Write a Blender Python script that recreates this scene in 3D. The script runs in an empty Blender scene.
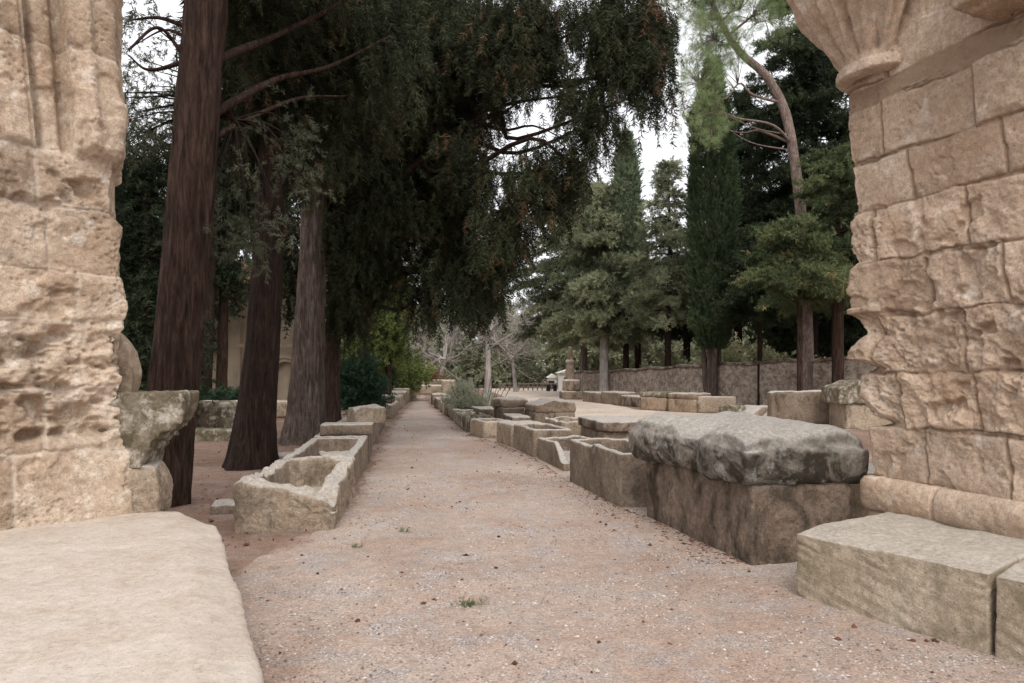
import bpy, math, random
import numpy as np
from mathutils import Vector

S = bpy.context.scene
COL = S.collection
# ------------------------------------------------------------------ camera, sky, sun, exposure
EYE, FPX, HZ = 1.6, 720.0, 370.0
cam_d = bpy.data.cameras.new("camera"); cam = bpy.data.objects.new("camera", cam_d); COL.objects.link(cam)
cam.location = (0, 0, EYE); cam.rotation_euler = (math.radians(90), 0, 0)
cam_d.sensor_width = 36; cam_d.lens = FPX / 1024 * 36; cam_d.shift_y = (HZ - 341.5) / 1024
cam_d.clip_start = .05; cam_d.clip_end = 2000
S.camera = cam
W = bpy.data.worlds.new("World"); S.world = W; W.use_nodes = True
wn = W.node_tree; bg = wn.nodes["Background"]
SUN_EL, SUN_ROT = math.radians(50), math.radians(174)
sky = wn.nodes.new("ShaderNodeTexSky"); sky.sky_type = 'NISHITA'; sky.sun_disc = False
sky.sun_elevation = SUN_EL; sky.sun_rotation = SUN_ROT; sky.air_density = 1.0; sky.dust_density = 4.0; sky.ozone_density = 1.0
hs = wn.nodes.new("ShaderNodeHueSaturation"); hs.inputs["Saturation"].default_value = .18
wn.links.new(sky.outputs[0], hs.inputs["Color"])
mixw = wn.nodes.new("ShaderNodeMix"); mixw.data_type = 'RGBA'; mixw.inputs[0].default_value = .6
mixw.inputs[7].default_value = (6.6, 6.6, 6.75, 1)          # the even white cloud sheet
wn.links.new(hs.outputs[0], mixw.inputs[6]); wn.links.new(mixw.outputs[2], bg.inputs["Color"])
bg.inputs["Strength"].default_value = .15
sd = bpy.data.lights.new("sun", 'SUN'); sd.energy = .9; sd.angle = math.radians(25); sd.color = (1, .95, .88)
sun = bpy.data.objects.new("sun", sd); COL.objects.link(sun)
sun.rotation_euler = (math.radians(90) - SUN_EL, 0, math.pi - SUN_ROT)
S.view_settings.view_transform = 'Standard'; S.view_settings.look = 'None'
S.view_settings.gamma = 1; S.view_settings.use_curve_mapping = False
S.view_settings.exposure = .72
S.cycles.max_bounces = 6; S.cycles.diffuse_bounces = 3; S.cycles.transparent_max_bounces = 4

# ------------------------------------------------------------------ numeric helpers
def gp(px, py):                       # a point on the ground seen at that place in the photograph
    Y = EYE * FPX / (py - HZ); return np.array([(px - 512) / FPX * Y, Y])
def at(px, py, Y): return np.array([(px - 512) / FPX * Y, Y, EYE + (HZ - py) / FPX * Y])

def _h(ix, iy, iz, seed):
    with np.errstate(over='ignore'):
        h = (ix.astype(np.uint32) * np.uint32(374761393)) ^ (iy.astype(np.uint32) * np.uint32(668265263)) ^ (iz.astype(np.uint32) * np.uint32(2147483647)) ^ np.uint32((seed * 144665 + 977) & 0xffffffff)
        h = (h ^ (h >> np.uint32(13))) * np.uint32(1274126177)
        h = (h ^ (h >> np.uint32(16))) * np.uint32(2246822519)
        h = h ^ (h >> np.uint32(15))
    return h.astype(np.float64) / 4294967295.0
def vnoise(p, seed=0):                # value noise, -1..1
    i = np.floor(p).astype(np.int64); f = p - i; f = f * f * f * (f * (f * 6 - 15) + 10)
    r = 0
    for dx in (0, 1):
        wx = f[:, 0] if dx else 1 - f[:, 0]
        for dy in (0, 1):
            wy = f[:, 1] if dy else 1 - f[:, 1]
            for dz in (0, 1):
                wz = f[:, 2] if dz else 1 - f[:, 2]
                r = r + wx * wy * wz * _h(i[:, 0] + dx, i[:, 1] + dy, i[:, 2] + dz, seed)
    return r * 2 - 1
def fbm(p, seed=0, octs=4, gain=.5):
    r = 0; a = 1; t = 0
    for k in range(octs):
        r = r + a * vnoise(p * (2.03 ** k) + 13.7 * k, seed + k); t += a; a *= gain
    return r / t
def worley(p, seed=0):                # distance to the nearest feature point
    i = np.floor(p).astype(np.int64); best = np.full(len(p), 9.)
    for dx in (-1, 0, 1):
        for dy in (-1, 0, 1):
            for dz in (-1, 0, 1):
                c = i + np.array([dx, dy, dz])
                q = np.stack([_h(c[:, 0], c[:, 1], c[:, 2], seed + s) for s in (1, 2, 3)], 1) + c
                best = np.minimum(best, ((q - p) ** 2).sum(1))
    return np.sqrt(best)
def sstep(a, b, x): t = np.clip((x - a) / (b - a), 0, 1); return t * t * (3 - 2 * t)

def mesh_np(name, V, F, mat, attrs=None, smooth=True):
    V = np.asarray(V, dtype=np.float32); F = np.asarray(F, dtype=np.int32); n, k = F.shape
    me = bpy.data.meshes.new(name)
    me.vertices.add(len(V)); me.vertices.foreach_set("co", V.ravel())
    me.loops.add(n * k); me.loops.foreach_set("vertex_index", F.ravel())
    me.polygons.add(n); me.polygons.foreach_set("loop_start", np.arange(n, dtype=np.int32) * k)
    me.polygons.foreach_set("loop_total", np.full(n, k, dtype=np.int32))
    me.polygons.foreach_set("use_smooth", np.full(n, smooth, dtype=bool))
    for an, av in (attrs or {}).items():
        a = me.attributes.new(an, 'FLOAT', 'POINT'); a.data.foreach_set("value", np.asarray(av, dtype=np.float32))
    me.materials.append(mat); me.update(calc_edges=True); me.validate()
    return me
def link(name, me, loc=(0, 0, 0), parent=None):
    o = bpy.data.objects.new(name, me); COL.objects.link(o); o.location = loc
    if parent: o.parent = parent
    return o
def tag(o, label=None, cat=None, group=None, kind=None):
    if label: o["label"] = label
    if cat: o["category"] = cat
    if group: o["group"] = group
    if kind: o["kind"] = kind
    return o
def empty(name, loc, label, cat, group=None):
    o = bpy.data.objects.new(name, None); COL.objects.link(o); o.location = loc; o.empty_display_size = .2
    return tag(o, label, cat, group)
def grid_faces(nr, nc, wrap=False):
    r = np.arange(nr - 1)[:, None]; c = np.arange(nc if wrap else nc - 1)[None, :]; c2 = (c + 1) % nc
    return np.stack([r * nc + c, r * nc + c2, (r + 1) * nc + c2, (r + 1) * nc + c], -1).reshape(-1, 4)
def boxes_mesh(name, boxes, mat, loc=(0, 0, 0)):     # plain boxes (x0,y0,z0,x1,y1,z1) in world space -> one mesh
    V = []; F = []
    for (x0, y0, z0, x1, y1, z1) in boxes:
        b = len(V)
        V += [(x, y, z) for z in (z0, z1) for (x, y) in ((x0, y0), (x1, y0), (x1, y1), (x0, y1))]
        F += [(b, b + 3, b + 2, b + 1), (b + 4, b + 5, b + 6, b + 7)] + [(b + i, b + (i + 1) % 4, b + 4 + (i + 1) % 4, b + 4 + i) for i in range(4)]
    return mesh_np(name, np.array(V) - np.array(loc), F, mat, smooth=False)

# ------------------------------------------------------------------ materials
class NT:
    def __init__(s, name):
        s.m = bpy.data.materials.new(name); s.m.use_nodes = True; s.t = s.m.node_tree
        s.b = s.t.nodes["Principled BSDF"]; s.out = s.t.nodes["Material Output"]
        s.b.inputs["Roughness"].default_value = .92; s.b.inputs["Specular IOR Level"].default_value = .15
        s.pos = s.t.nodes.new("ShaderNodeNewGeometry").outputs["Position"]
    def L(s, a, b): s.t.links.new(a, b)
    def noise(s, scale, detail=5, rough=.6, dist=0, vec=None):
        n = s.t.nodes.new("ShaderNodeTexNoise"); n.inputs["Scale"].default_value = scale; n.inputs["Detail"].default_value = detail
        n.inputs["Roughness"].default_value = rough; n.inputs["Distortion"].default_value = dist
        s.L(vec or s.pos, n.inputs["Vector"]); return n.outputs[0]
    def voro(s, scale, feature='F1', out="Distance", vec=None):
        n = s.t.nodes.new("ShaderNodeTexVoronoi"); n.feature = feature; n.inputs["Scale"].default_value = scale
        s.L(vec or s.pos, n.inputs["Vector"]); return n.outputs[out]
    def ramp(s, fac, stops, interp='LINEAR'):
        n = s.t.nodes.new("ShaderNodeValToRGB"); e = n.color_ramp; e.interpolation = interp
        while len(e.elements) < len(stops): e.elements.new(.5)
        for el, (p, c) in zip(e.elements, stops):
            el.position = p; el.color = (c, c, c, 1) if isinstance(c, (int, float)) else (*c, 1)
        s.L(fac, n.inputs[0]); return n.outputs[0]
    def mix(s, fac, a, b, mode='MIX'):
        n = s.t.nodes.new("ShaderNodeMix"); n.data_type = 'RGBA'; n.blend_type = mode
        for k, v in ((0, fac), (6, a), (7, b)):
            if isinstance(v, (int, float)): n.inputs[k].default_value = v if k == 0 else (v, v, v, 1)
            elif isinstance(v, tuple): n.inputs[k].default_value = (*v, 1)
            else: s.L(v, n.inputs[k])
        return n.outputs[2]
    def math(s, op, a, b=0.):
        n = s.t.nodes.new("ShaderNodeMath"); n.operation = op
        for k, v in ((0, a), (1, b)):
            if isinstance(v, (int, float)): n.inputs[k].default_value = v
            else: s.L(v, n.inputs[k])
        return n.outputs[0]
    def attr(s, name):
        n = s.t.nodes.new("ShaderNodeAttribute"); n.attribute_name = name; return n.outputs["Fac"]
    def stretch(s, sx, sy, sz):
        n = s.t.nodes.new("ShaderNodeVectorMath"); n.operation = 'MULTIPLY'; n.inputs[1].default_value = (sx, sy, sz)
        s.L(s.pos, n.inputs[0]); return n.outputs[0]
    def bump(s, h, strength, dist):
        n = s.t.nodes.new("ShaderNodeBump"); n.inputs["Strength"].default_value = strength; n.inputs["Distance"].default_value = dist
        s.L(h, n.inputs["Height"])
        if s.b.inputs["Normal"].links: s.L(s.b.inputs["Normal"].links[0].from_socket, n.inputs["Normal"])
        s.L(n.outputs[0], s.b.inputs["Normal"])
    def color(s, c): s.L(c, s.b.inputs["Base Color"]); return s
def rand_obj(t):
    n = t.t.nodes.new("ShaderNodeObjectInfo"); return n.outputs["Random"]

def stone_mat(name, c1, c2, dark=(.06, .055, .045), dk=(.56, .70), pale=(.62, .58, .52), pl=(.62, .72), darkamt=.85, paleamt=.5, streak=False, mortar=None, vary=.25, bump=1., stain=None, lichen_lit_top=False, con=1., lt=(.72, 1.25, .75), tool=False):
    lichen_lit_top = lichen_lit_top or name in ('tomb_limestone', 'pale_tomb_stone', 'ochre_tomb_stone', 'dark_crusted_limestone')
    t = NT(name)
    base = t.ramp(t.noise(1.7, 5, .6, .4), [(.32, c1), (.68, c2)])
    base = t.mix(1., base, t.ramp(t.noise(22, 5, .7), [(.3, 1 - .42 * con), (.7, 1 + .25 * con)]), 'MULTIPLY')
    base = t.mix(1., base, t.ramp(t.noise(110, 4, .7), [(.3, 1 - .28 * con), (.7, 1 + .2 * con)]), 'MULTIPLY')
    if stain: base = t.mix(t.ramp(t.noise(.9, 6, .62, 1.), [(.5, 0.), (.66, stain[1])]), base, stain[0])
    sv = t.stretch(1, 1, .55) if streak else None
    base = t.mix(t.math('MULTIPLY', t.ramp(t.noise(3.1, 8, .68, .6, sv), [(dk[0], 0.), (dk[1], 1.)]), darkamt), base, dark)
    base = t.mix(t.math('MULTIPLY', t.ramp(t.noise(5.3, 8, .7), [(pl[0], 0.), (pl[1], 1.)]), paleamt), base, pale)
    base = t.mix(t.ramp(t.noise(75, 3, .6), [(.57, 0.), (.66, .6 * con)]), base, (.10, .08, .06))      # small pits
    if mortar: base = t.mix(1., base, t.ramp(t.attr('blk'), [(0., (.80, .76, .72)), (.5, 1.), (1., (1.12, 1.1, 1.08))]), 'MULTIPLY')
    if mortar: base = t.mix(t.attr("mortar"), base, t.mix(t.noise(30, 4), tuple(.8 * x for x in mortar), mortar))
    if vary: base = t.mix(1., base, t.ramp(rand_obj(t), [(0., 1 - vary), (1., 1 + vary * .5)]), 'MULTIPLY')
    if lichen_lit_top:  # pales upward faces: some lichen, plus sky brightness painted into the colour
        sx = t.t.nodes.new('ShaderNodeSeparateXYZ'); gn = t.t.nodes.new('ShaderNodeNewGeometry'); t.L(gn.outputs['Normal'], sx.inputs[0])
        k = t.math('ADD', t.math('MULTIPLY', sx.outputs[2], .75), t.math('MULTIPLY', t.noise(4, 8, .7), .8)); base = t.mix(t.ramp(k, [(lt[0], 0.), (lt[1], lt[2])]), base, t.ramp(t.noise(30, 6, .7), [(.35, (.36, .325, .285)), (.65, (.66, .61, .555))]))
    t.color(base)
    t.bump(t.noise(8, 10, .72), .8 * bump, .06); t.bump(t.noise(55, 8, .75), .7 * bump, .015)
    if tool:
        dv = t.t.nodes.new('ShaderNodeVectorMath'); dv.operation = 'DOT_PRODUCT'; dv.inputs[1].default_value = (.14, -.22, 1); t.L(t.pos, dv.inputs[0])
        cx = t.t.nodes.new('ShaderNodeCombineXYZ'); t.L(dv.outputs['Value'], cx.inputs[0]); t.L(t.math('MULTIPLY', t.noise(1.5, 3), .12), cx.inputs[1])
        t.bump(t.noise(42, 4, .7, 0, cx.outputs[0]), .45, .02)
    return t.m
M = {}
M['jamb'] = stone_mat('pale_limestone', (.45, .335, .25), (.59, .465, .36), dark=(.23, .15, .10), dk=(.53, .72), darkamt=.6, pale=(.70, .62, .54), pl=(.55, .66), paleamt=.6, mortar=(.30, .21, .145), vary=0, stain=((.42, .27, .17), .45), bump=.7, con=.7)
M['jambL'] = stone_mat('weathered_limestone', (.42, .31, .225), (.59, .475, .37), dark=(.16, .11, .075), dk=(.50, .66), darkamt=.65, pale=(.74, .68, .60), pl=(.54, .66), paleamt=.65, mortar=(.56, .46, .37), vary=0, stain=((.42, .28, .18), .45), bump=.7, con=.7)
M['slab'] = stone_mat('worn_limestone', (.46, .38, .31), (.55, .475, .405), dark=(.34, .25, .185), dk=(.42, .85), darkamt=.55, pale=(.60, .555, .51), pl=(.4, .8), paleamt=.5, vary=0, bump=.32, con=.55)
M['bench'] = stone_mat('mossy_limestone', (.42, .34, .25), (.56, .47, .37), dark=(.15, .13, .075), dk=(.5, .68), darkamt=.65, vary=.05, bump=.8, con=.8, lichen_lit_top=True, lt=(.6, 1.2, .6), tool=True)
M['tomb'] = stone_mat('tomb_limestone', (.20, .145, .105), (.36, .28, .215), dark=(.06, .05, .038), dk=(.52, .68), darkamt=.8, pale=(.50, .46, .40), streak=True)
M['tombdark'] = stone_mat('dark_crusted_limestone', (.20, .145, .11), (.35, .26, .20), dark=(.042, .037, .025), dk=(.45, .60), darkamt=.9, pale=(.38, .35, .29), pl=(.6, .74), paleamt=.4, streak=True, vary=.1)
M['lid'] = stone_mat('lichened_lid_stone', (.19, .16, .13), (.36, .315, .265), dark=(.042, .036, .025), dk=(.46, .56), darkamt=.9, pale=(.58, .55, .51), pl=(.54, .64), paleamt=.7, vary=.1, bump=1.3, lichen_lit_top=True, lt=(.38, 1.1, .92))
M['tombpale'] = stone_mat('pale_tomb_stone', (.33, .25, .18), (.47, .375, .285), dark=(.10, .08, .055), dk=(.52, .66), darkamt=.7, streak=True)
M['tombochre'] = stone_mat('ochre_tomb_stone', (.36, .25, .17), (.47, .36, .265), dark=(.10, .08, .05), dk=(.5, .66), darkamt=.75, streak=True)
M['moss'] = stone_mat('green_mossed_stone', (.22, .175, .12), (.40, .335, .26), dark=(.085, .072, .038), dk=(.38, .56), darkamt=.8, pale=(.56, .50, .43), pl=(.52, .62), paleamt=.8, vary=.15)

def ground_mat(name, c1, c2, c3, g, edge=False):
    t = NT(name)
    base = t.ramp(t.noise(.55, 6, .62, .6), [(.33, c1), (.52, c2), (.70, c3)])
    sp = t.voro(95, out="Color"); sep = t.t.nodes.new("ShaderNodeSeparateColor"); t.L(sp, sep.inputs[0])
    grains = t.ramp(sep.outputs[0], [(0., .55), (.35, .85), (.7, 1.05), (.9, 1.2), (1., 1.35)])
    base = t.mix(.75, base, grains, 'MULTIPLY')
    base = t.mix(t.ramp(t.noise(2.2, 6, .7), [(.48, 0.), (.62, g)]), base, t.ramp(sep.outputs[1], [(0., (.16, .15, .15)), (.5, (.34, .31, .30)), (1., (.60, .56, .54))]))
    base = t.mix(t.ramp(t.noise(38, 3, .6), [(.66, 0.), (.70, .7)]), base, (.14, .07, .045))
    base = t.mix(1., base, t.ramp(t.noise(7, 6, .7), [(.25, .8), (.75, 1.15)]), 'MULTIPLY')
    base = t.mix(1., base, t.ramp(t.noise(.4, 5, .65, .5), [(.34, (.84, .80, .77)), (.66, 1.07)]), 'MULTIPLY')
    if edge: base = t.mix(t.ramp(t.math('ADD', t.attr('edge'), t.math('MULTIPLY', t.noise(2.5, 8, .7), 1.2)), [(.75, 1.), (1.15, 0.)]), base, t.mix(1., t.ramp(t.noise(.55, 6, .62, .6), [(.33, (.17, .105, .075)), (.52, (.25, .165, .125)), (.70, (.30, .215, .17))]), grains, 'MULTIPLY'))
    t.color(base); t.bump(t.voro(95), .5, .008); t.bump(t.noise(12, 8, .7), .5, .03)
    return t.m
M['path'] = ground_mat('pink_gravel', (.36, .26, .205), (.42, .33, .275), (.46, .39, .34), .7, edge=True)
M['earth'] = ground_mat('brown_earth', (.17, .105, .075), (.25, .165, .125), (.30, .215, .17), .25)
M['clear'] = ground_mat('pale_gravel', (.50, .41, .33), (.58, .49, .41), (.60, .53, .46), .3)

def leaf_mat(name, dark, light, rust=None, trans=.25):
    t = NT(name)
    stops = [(0., dark), (.8, light)]
    if rust: stops += [(.84, light), (.9, rust), (1., tuple(1.3 * x for x in rust))]
    c = t.ramp(t.attr("tint"), stops); t.color(c)
    t.b.inputs["Roughness"].default_value = .75
    tr = t.t.nodes.new("ShaderNodeBsdfTranslucent"); t.L(c, tr.inputs[0])
    mx = t.t.nodes.new("ShaderNodeMixShader"); mx.inputs[0].default_value = trans
    t.L(t.b.outputs[0], mx.inputs[1]); t.L(tr.outputs[0], mx.inputs[2]); t.L(mx.outputs[0], t.out.inputs[0])
    return t.m
M['cyp_dark'] = leaf_mat('dark_cypress_leaf', (.011, .012, .006), (.058, .068, .034), (.11, .07, .04), .14)
M['cyp_grey'] = leaf_mat('grey_cypress_leaf', (.032, .036, .022), (.105, .11, .07), None, .2)
M['cyp_green'] = leaf_mat('green_cypress_leaf', (.022, .040, .020), (.095, .135, .065))
M['cyp_light'] = leaf_mat('light_cypress_leaf', (.11, .15, .09), (.24, .29, .18))
M['conifer'] = leaf_mat('grey_conifer_leaf', (.09, .105, .06), (.36, .375, .23))
M['tips'] = leaf_mat('orange_tipped_leaf', (.03, .048, .022), (.17, .195, .09), (.24, .18, .08))
M['pine'] = leaf_mat('pine_needles', (.15, .20, .09), (.30, .37, .18), None, .4)
M['ever'] = leaf_mat('evergreen_leaf', (.016, .024, .013), (.055, .072, .036))
M['yellowgreen'] = leaf_mat('yellow_green_leaf', (.10, .13, .04), (.22, .26, .09), None, .4)
M['oleander'] = leaf_mat('shrub_leaf', (.03, .06, .035), (.07, .12, .07))
M['wood'] = leaf_mat('woodland_leaf', (.13, .145, .085), (.40, .41, .27))
M['hedge'] = leaf_mat('hedge_leaf', (.24, .25, .13), (.50, .48, .30))
M['twig'] = leaf_mat('bare_twig', (.2, .16, .14), (.28, .23, .205), None, 0.)
M['redbush'] = leaf_mat('red_brown_leaf', (.16, .07, .04), (.28, .13, .07))
M['greybush'] = leaf_mat('grey_green_leaf', (.22, .235, .16), (.42, .43, .32))
M['grass'] = leaf_mat('grass_blade', (.05, .08, .03), (.12, .16, .06))
def bark_mat(name, c1, c2, c3, zs=.12):
    t = NT(name); v = t.stretch(1, 1, zs)
    b = t.ramp(t.noise(20, 9, .72, .8, v), [(.36, c1), (.5, c2), (.66, c3)])
    b = t.mix(1., b, t.ramp(t.noise(2, 4), [(.3, .75), (.7, 1.2)]), 'MULTIPLY')
    t.color(b); t.bump(t.noise(22, 8, .7, .5, v), 1., .09); t.bump(t.noise(80, 5, .7, 0, t.stretch(1, 1, .3)), .5, .01)
    return t.m
M['bark'] = bark_mat('red_brown_bark', (.018, .010, .007), (.050, .028, .020), (.10, .062, .047))
M['barkdark'] = bark_mat('dark_bark', (.010, .006, .0045), (.028, .0165, .012), (.055, .035, .027))
M['barkgrey'] = bark_mat('grey_bark', (.04, .027, .022), (.10, .072, .060), (.19, .148, .128))
M['barkpale'] = bark_mat('pale_bark', (.30, .26, .235), (.43, .385, .355), (.55, .505, .475))
M['barkred'] = bark_mat('pine_bark', (.10, .066, .052), (.22, .16, .135), (.36, .29, .26), .25)
t = NT('rubble_masonry'); wv = t.stretch(1, 1, 1.6)
cell = t.voro(5.5, out="Color", vec=wv); sp = t.t.nodes.new("ShaderNodeSeparateColor"); t.L(cell, sp.inputs[0])
c = t.ramp(sp.outputs[0], [(0., (.20, .16, .135)), (.5, (.32, .27, .23)), (1., (.44, .385, .34))])
c = t.mix(t.ramp(t.voro(5.5, 'DISTANCE_TO_EDGE', vec=wv), [(.02, .5), (.15, 0.)]), c, (.36, .32, .29))
c = t.mix(t.ramp(t.noise(1.3, 8, .75), [(.46, 0.), (.66, .75)]), c, (.13, .105, .09)); c = t.mix(t.ramp(t.noise(4, 8, .8), [(.47, 0.), (.58, .85)]), c, (.56, .505, .455))
c = t.mix(1., c, t.ramp(t.noise(25, 6, .75), [(.3, (.52, .48, .44)), (.7, (1.1, 1.02, .94))]), 'MULTIPLY')
t.color(c); t.bump(t.voro(5.5, 'DISTANCE_TO_EDGE', vec=wv), .5, .05); t.bump(t.noise(20, 8, .75), .8, .05); M['rubble'] = t.m
t = NT('chapel_stone')
c = t.ramp(t.noise(.8, 7, .65), [(.3, (.40, .32, .23)), (.7, (.55, .46, .36))]); c = t.mix(t.ramp(t.noise(2, 7, .7, 0, t.stretch(1, 1, .25)), [(.5, 0.), (.68, .6)]), c, (.22, .19, .15))
t.color(c); t.bump(t.noise(14, 7, .7), .4, .03); M['chapel'] = t.m
t = NT('white_render'); t.color(t.ramp(t.noise(1.5, 6), [(.3, (.58, .55, .50)), (.7, (.72, .70, .66))])); M['white'] = t.m
t = NT('dark_painted_iron'); t.color(t.ramp(t.noise(8, 4), [(.3, (.02, .02, .022)), (.7, (.05, .048, .046))])); M['iron'] = t.m
t = NT('weathered_fence_wood'); t.color(t.ramp(t.noise(9, 6, .6, 0, t.stretch(1, 1, .2)), [(.3, (.20, .16, .13)), (.7, (.36, .31, .27))])); M['fence'] = t.m
t = NT('roof_tile'); t.color(t.ramp(t.noise(5, 6), [(.3, (.24, .12, .07)), (.7, (.38, .22, .14))])); M['tile'] = t.m
t = NT('pebble'); t.color(t.ramp(t.attr("tint"), [(0., (.13, .10, .09)), (.35, (.34, .25, .21)), (.6, (.40, .35, .32)), (.85, (.48, .43, .40)), (1., (.55, .51, .48))])); M['pebble'] = t.m
t = NT('dry_cone'); t.color(t.ramp(t.attr("tint"), [(0., (.045, .02, .014)), (1., (.17, .075, .045))])); M['cone'] = t.m

# ------------------------------------------------------------------ setting: ground, path, clearing
gx = np.concatenate([np.linspace(-400, -30, 12), np.linspace(-28, 28, 57), np.linspace(30, 400, 12)])
gy = np.concatenate([np.linspace(-60, -6, 6), np.linspace(-5, 60, 66), np.linspace(65, 700, 16)])
XX, YY = np.meshgrid(gx, gy); V = np.stack([XX.ravel(), YY.ravel(), np.zeros(XX.size)], 1)
tag(link('ground', mesh_np('ground', V, grid_faces(len(gy), len(gx)), M['earth'])), 'bare brown earth under the trees', 'ground', kind='structure')
LE = np.array([(-5, -3.5), (5, -2.6), (7, -2.2), (9.3, -2.3), (14, -2.9), (21, -3.75), (25, -4.15), (35, -5.1), (52, -6.6)])
RE = np.array([(-5, 4.6), (5, 3.2), (6, 2.7), (8, 2.0), (12, 1.2), (15, .5), (18.6, -.75), (24, -1.9), (31, -3.2), (40, -4.6), (52, -6.0)])
def sheet(name, ys, le, re, mat, nc, lift, edge, seed, label, cat):
    u = np.linspace(0, 1, nc); V = []
    for y in ys:
        a = np.interp(y, le[:, 0], le[:, 1]); b = np.interp(y, re[:, 0], re[:, 1])
        V.append(np.stack([a + (b - a) * u, np.full(nc, y), u * 0 + (b - a)], 1))
    V = np.concatenate(V); wd = V[:, 2].copy(); uu = np.tile(u, len(ys))
    d = np.minimum(uu, 1 - uu) * wd                              # distance to the edge
    p = np.stack([V[:, 0], V[:, 1], V[:, 0] * 0], 1)
    ed = edge * (1 + .9 * fbm(p * .9, seed, 3))
    V[:, 2] = -.012 + (.012 + lift) * sstep(0, 1, d / np.maximum(ed, .03)) + .0035 * fbm(p * 2.2, seed + 5, 3) * (d > .05)
    return tag(link(name, mesh_np(name, V, grid_faces(len(ys), nc), mat, {'edge': np.clip(d / 1.1, 0, 1)})), label, cat, kind='structure')
sheet('path', np.concatenate([np.arange(-5, 22, .12), np.arange(22, 52.1, .4)]), LE, RE, M['path'], 56, .010, .45, 3, 'pinkish gravel path running between the sarcophagi', 'path')
CL = np.array([(19, 2.6), (30, .9), (40, -.4), (62, -3)]); CR = np.array([(19, 11.5), (26, 8.0), (29, 5.4), (40, 4.3), (62, 5)])
sheet('gravel_clearing', np.arange(19, 62, .4), CL, CR, M['clear'], 40, .012, .6, 9, 'pale gravel clearing behind the sarcophagi', 'clearing')

# ------------------------------------------------------------------ stone builder: boxes -> voxel remesh -> eroded surface
def hexa(x0, x1, y0, y1, z0, z1, tops=None, shear=0.):
    """a box; tops = heights at (x0y0, x1y0, x1y1, x0y1)"""
    t = tops or (z1,) * 4
    v = [(x0, y0, z0), (x1, y0, z0), (x1, y1, z0), (x0, y1, z0), (x0, y0, t[0]), (x1, y0, t[1]), (x1, y1, t[2]), (x0, y1, t[3])]
    return v
def rough_mesh(name, hexas, voxel, smooth, amp, freq, seed, mat, shape=None, chip=.35, rot=0., loc=(0, 0, 0), pits=1.):
    V = []; F = []
    for h in hexas:
        b = len(V); V += h
        F += [(b, b + 3, b + 2, b + 1), (b + 4, b + 5, b + 6, b + 7)] + [(b + i, b + (i + 1) % 4, b + 4 + (i + 1) % 4, b + 4 + i) for i in range(4)]
    me = bpy.data.meshes.new(name); me.from_pydata(V, [], F); me.update()
    o = bpy.data.objects.new('rough_block', me); COL.objects.link(o)
    r = o.modifiers.new('r', 'REMESH'); r.mode = 'VOXEL'; r.voxel_size = voxel
    s = o.modifiers.new('s', 'SMOOTH'); s.iterations = smooth; s.factor = .5
    dg = bpy.context.evaluated_depsgraph_get(); m2 = bpy.data.meshes.new_from_object(o.evaluated_get(dg))
    bpy.data.objects.remove(o); bpy.data.meshes.remove(me)
    n = len(m2.vertices); P = np.empty(n * 3, np.float32); m2.vertices.foreach_get("co", P); P = P.reshape(-1, 3).astype(np.float64)
    N = np.empty(n * 3, np.float32); m2.vertices.foreach_get("normal", N); N = N.reshape(-1, 3)
    Q = P + seed * 7.31
    d = amp * (fbm(Q * freq, seed, 4) + .35 * fbm(Q * freq * 4.5, seed + 9, 3))
    d -= amp * chip * 2.2 * sstep(.25, .6, fbm(Q * freq * .8 + 40, seed + 20, 3))      # chipped-off places
    if n > 3000: d -= pits * amp * .35 * (1 - sstep(.0, .45, worley(Q * 9, seed)))            # pits
    P = P + N * d[:, None]
    if shape is not None: P = shape(P)
    c, s_ = math.cos(rot), math.sin(rot)
    P[:, :2] = P[:, :2] @ np.array([[c, s_], [-s_, c]])
    m2.vertices.foreach_set("co", P.astype(np.float32).ravel())
    m2.polygons.foreach_set("use_smooth", np.ones(len(m2.polygons), dtype=bool))
    m2.materials.clear(); m2.materials.append(mat); m2.name = name; m2.update()
    return m2
_vox = lambda Y: float(np.clip(.0025 * Y, .017, .07))
def frame(near, far):
    near, far = np.array(near, float), np.array(far, float); d = far - near; L = np.hypot(*d); d = d / L
    return L, d, math.atan2(d[1], d[0]) - math.pi / 2
def trough(near, far, w, h, label, side=1, t=.11, fl=.12, mat='tomb', amp=.018, seed=1, rim=None, solid=False, shape=None, name='stone_sarcophagus', cat='sarcophagus', group='sarcophagi along the path', sink=.03, freq=3.):
    """near/far: the two base corners on the path side; the chest reaches w away from the path"""
    L, d, rot = frame(near, far); nrm = np.array([d[1], -d[0]]) * side
    c = (np.array(near) + np.array(far)) / 2 + nrm * w / 2
    a, b = w / 2, L / 2; vox = _vox(c[1])
    if side < 0: pass
    if solid: hx = [hexa(-a, a, -b, b, -sink, h)]
    else:
        tt = max(t, vox * 2.2)
        hx = [hexa(-a, a, -b, b, -sink, fl), hexa(-a, -a + tt, -b, b, -sink, h), hexa(a - tt, a, -b, b, -sink, h), hexa(-a, a, -b, -b + tt, -sink, h), hexa(-a, a, b - tt, b, -sink, h)]
    def shp(P):
        if rim is not None:
            k = sstep(fl * .8, h, P[:, 2]); P[:, 2] -= k * (h - rim(P[:, 0] * side, P[:, 1], a, b))
        if shape is not None: P = shape(P)
        return P
    me = rough_mesh(name, hx, vox, 2, amp * .8, freq, seed, M[mat], shp, rot=rot)
    return tag(link(name, me, (c[0], c[1], 0)), label, cat, group)
def rounded(h, a=.5, b=.55):
    def f(P):
        k = np.sqrt(np.clip(1 - ((P[:, 2] / h - a) / b) ** 2, .05, 1)); P[:, 0] *= k; P[:, 1] *= k; return P
    return f
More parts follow.
